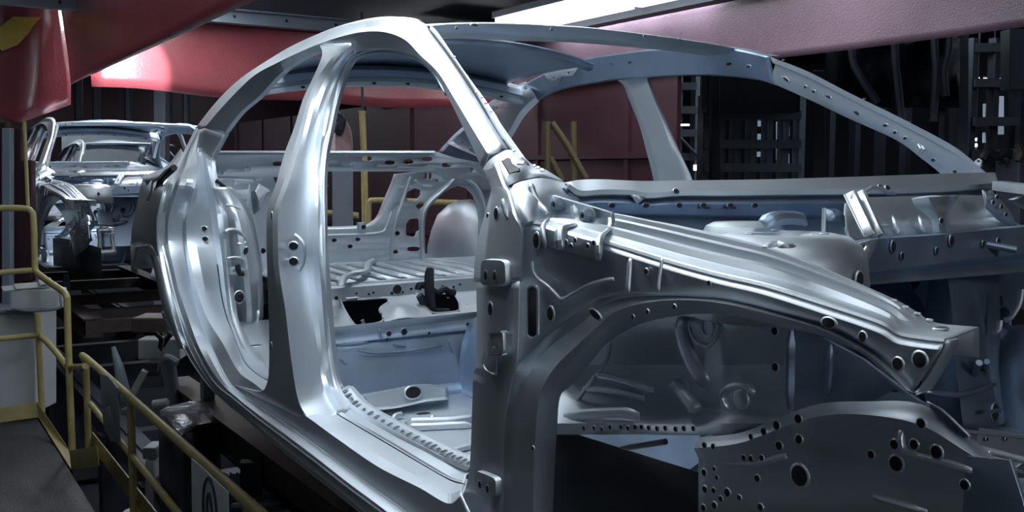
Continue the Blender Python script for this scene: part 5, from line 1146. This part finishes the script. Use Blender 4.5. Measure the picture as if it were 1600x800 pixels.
tag(MB().tube(dline([(500, 272, 7.8), (503, 284, 7.8), (513, 291, 7.8)]), .008, 8, n=3).build('hook', GREY), 'curved hook under the rear cross beam', 'hook')
bag = thing('hanging_bundle', 'pale wrapped bundle hanging behind the centre pillar', 'bundle', aD(525, 215, 8.6))
mb = MB().loft(surf([[(520, 170, 8.6), (513, 195, 8.6), (511, 240, 8.6)], [(526, 165, 8.5), (524, 195, 8.45), (524, 240, 8.4)], [(533, 180, 8.55), (545, 200, 8.5), (550, 240, 8.5)], [(536, 180, 8.7), (549, 205, 8.7), (552, 240, 8.7)]]), 4); mb.build('wrap', mat('bundle_wrap', (.34, .22, .24), .7, noise=.4, nscale=12), bag)
MB().tube(dline([(523, 185, 8.4), (532, 190, 8.4), (528, 200, 8.4), (536, 204, 8.4)]), .05, 8, n=3).build('tie', BLACKM, bag)
gy = tubething('guard_railing', 'dim brown sloping railing seen through the far rear door opening', 'railing', None, aD(860, 300, 7.6))
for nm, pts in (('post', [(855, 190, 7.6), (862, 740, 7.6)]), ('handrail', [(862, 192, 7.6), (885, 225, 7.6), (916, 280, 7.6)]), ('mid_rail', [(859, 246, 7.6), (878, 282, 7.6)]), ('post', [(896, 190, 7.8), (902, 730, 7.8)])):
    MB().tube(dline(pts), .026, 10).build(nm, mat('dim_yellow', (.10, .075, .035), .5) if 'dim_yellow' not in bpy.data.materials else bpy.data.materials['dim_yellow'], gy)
# steel column in the middle, left of the arch
tag(boxD(240, 128, 258, 480, 12.5, .18, GREY, 'steel_column'), 'grey steel column behind the second body roof', 'column')
# pale wall board seen through the second body
tag(boxD(96, 190, 250, 275, 19.5, .05, LIGHTGREY, 'wall_board'), 'pale grey board wall seen through the second body windshield', 'board')
for k, x in enumerate((122, 150, 200, 262, 290)):
    tag(MB().tube(dline([(x, 15, 12.6), (x+1, 200, 12.6)]), .05, 8).build('roof_strut', DARKGREY), ['dark strut hanging left of the white glare', 'second dark strut under the white glare', 'dark strut in the middle of the red panes', 'dark strut right of the grey steel column', 'dark strut nearest the roof arch'][k], 'strut', 'struts under the red sheet')

# ---- the hall on the right: racks, posts, lamps
def rack(px0, px1, ytop, ybot, dep, nx, shelves, label, mm=DARKGREY):
    r_ = thing('machine_rack', label, 'rack', aD((px0+px1)/2, ybot, dep), 'machine racks in the hall')
    for i in range(nx+1):
        x = px0+(px1-px0)*i/nx
        pt_ = aD(x, ytop, dep); MB().bar(pt_, V((pt_.x, pt_.y, -1.3)), .10, .10, up=(0, 1, 0)).build('upright', mm, r_, smooth=False)
    for y in shelves: MB().bar(aD(px0, y, dep), aD(px1, y, dep), .12, .10).build('shelf', mm, r_, smooth=False)
    return r_
rk1 = rack(1100, 1250, 150, 300, 12, 6, (180, 225, 262), 'dark rack with lit gaps seen below the green indicator', GREY)
rk2 = rack(1030, 1088, 120, 300, 14, 2, (135, 172, 208, 245), 'dark rack with the long lamp, right of the far centre pillar', GREY)
rk3 = rack(1470, 1500, 60, 300, 11, 1, (120, 160, 235), 'slim rack left of the thick column at the right')
rk4 = rack(1520, 1590, 60, 300, 12, 2, (75, 130, 190, 240), 'rack with the short white lamp at the right edge')
rack(1300, 1420, 70, 300, 13, 3, (100, 150), 'dark rack behind the far windshield pillar')
lights = [(1186, 180, 6, 14), (1186, 193, 6, 9), (1186, 215, 7, 12), (1186, 241, 8, 8), (1202, 184, 9, 5), (1202, 210, 7, 22), (1201, 238, 6, 20), (1231, 180, 6, 7), (1231, 205, 6, 16), (1231, 250, 5, 20), (1489, 178, 6, 16), (1489, 203, 9, 3), (1541, 175, 8, 26), (1541, 215, 9, 16), (1563, 180, 12, 60), (1584, 200, 6, 90), (1148, 215, 1.5, 40), (1100, 222, 1.5, 26), (1214, 220, 1, 60)]
for i, (x, y, w2, h2) in enumerate(lights):
    boxD(x-w2/2, y-h2/2, x+w2/2, y+h2/2, 12.08 if 1110 < x < 1260 else 12.1, .03, WINL, 'lit_pane', rk1 if 1110 < x < 1260 else rk2 if x < 1110 else rk3 if x < 1510 else rk4)
for (x, y, w2, h2), lb in zip(((1062, 195, 30, 3.5), (1552, 125, 30, 6), (1093, 262, 18, 9), (1201, 259, 6, 6), (1528, 123, 3, 5), (1524, 218, 3, 6), (1524, 227, 4, 6), (1524, 236, 4, 6), (1146, 186, 6, 4), (1203, 187, 7, 4), (1214, 181, 4, 3)),
        ('long thin white lamp right of the far centre pillar', 'short wide white lamp on the rack at the right edge', 'bright white work lamp low beside the far centre pillar', 'small round white lamp low between the racks', 'tiny white lamp left of the short wide one', 'topmost of three tiny white lamps in a column', 'middle of three tiny white lamps in a column', 'lowest of three tiny white lamps in a column', 'small white lamp on top of the thin pale rod', 'white lamp in the middle of the rack', 'tiny white lamp right of the middle of the rack')):
    l_ = thing('work_lamp', lb, 'lamp', aD(x, y, 12.2), 'white lamps in the hall')
    c_ = aD(x, y, 12.2); k = 12.2/F_PX
    MB().tube([c_-cr*(w2*k/2), c_+cr*(w2*k/2)], h2*k/2, 10).build('tube', SPARK, l_)
    MB().bar(c_-cr*(w2*k/2)+V((0, 0, h2*k*.7)), c_+cr*(w2*k/2)+V((0, 0, h2*k*.7)), .03, .02).build('housing', GREY, l_)
    MB().bar(c_+V((0, 0, .02)), V((c_.x, c_.y, 3.02)), .012, .012, up=(0, 1, 0)).build('hanger', DARKGREY, l_)
gl = thing('indicator_lamp', 'small round green indicator under the far roof rail', 'lamp', aD(1180, 132, 12.0))
MB().cyl(aD(1180, 132, 12.0), cf, .026, .03, 16).build('lens', GREENL, gl); MB().cyl(aD(1180, 132, 12.05), cf, .04, .03, 16).build('bezel', BLACKM, gl)
tag(boxD(1104, 118, 1250, 175, 11.6, .3, DARKGREY, 'panel_housing'), 'large dark cabinet front carrying the green indicator', 'cabinet')
tag(boxD(1496, 50, 1514, 660, 9.5, .2, GREY, 'steel_column'), 'thick dark steel column right of the car, near the right edge', 'column')
tag(boxD(1578, 45, 1640, 140, 9.8, .2, GREY, 'steel_column'), 'dark box column in the top right corner under the canopy', 'column')
tag(boxD(1112, 120, 1125, 620, 10.5, .15, DARKGREY, 'steel_column'), 'dark column left of the racks under the far roof rail', 'column')
tag(boxD(1270, 110, 1290, 590, 11.5, .15, DARKGREY, 'steel_column'), 'dark column behind the far windshield pillar', 'column')
MB().tube(dline([(1060, 212, 13.9), (1092, 245, 13.9)]), .02, 8).build('brace', GREY, rk2)
# dark hanging tarpaulin and hoses behind the windshield pillar
mb = MB()
rows = []
for j in range(7):
    rows.append([aD(1290+i*19, 60+j*18, 8.6+.12*math.sin(i*1.7+j*.8)+.08*math.sin(i*4.1)) for i in range(12)])
mb.loft(rows, 3); tag(mb.build('tarpaulin', DARKGREY, solid=.01, angle=80), 'dark crumpled sheet hanging behind the far windshield pillar', 'tarpaulin')
for k, pts in enumerate(([(1398, -125, 8.3), (1398, 70, 8.3), (1403, 130, 8.3), (1410, 200, 8.3)], [(1460, -125, 8.3), (1460, 60, 8.3), (1463, 110, 8.3), (1458, 190, 8.3)], [(1484, -125, 8.3), (1484, 60, 8.3), (1475, 110, 8.3), (1478, 150, 8.3)], [(1330, -125, 8.3), (1330, 70, 8.3), (1345, 120, 8.3), (1372, 160, 8.3)])):
    tag(MB().tube(dline(pts), .03, 8, n=4).build('hanging_hose', GREY), ['pale streaked hose hanging in the middle of the dark sheet', 'dark hose hanging left of the thick column', 'short hose right beside the thick column', 'hose slanting down behind the far windshield pillar'][k], 'hose', 'hoses hanging in the hall')
# dark welding machine at the right edge
wm = thing('welding_machine', 'dark welding machine beyond the cowl at the right edge', 'machine', aD(1570, 290, 6.5))
boxD(1528, 246, 1600, 700, 6.5, .4, BLACKM, 'housing', wm); boxD(1592, 232, 1660, 700, 6.2, .4, DARKGREY, 'cabinet', wm)
MB().tube(dline([(1535, 250, 6.3), (1545, 238, 6.3), (1560, 244, 6.3), (1572, 238, 6.3), (1590, 246, 6.3)]), .03, 8, n=4).build('cable', BLACKM, wm)
MB().cyl(aD(1565, 253, 6.35), cf, .018, .03, 12).build('knob', RUST, wm)
MB().tube(dline([(1590, 225, 6.2), (1596, 240, 6.2), (1590, 252, 6.2)]), .02, 8, n=3).build('lever', RUST, wm)
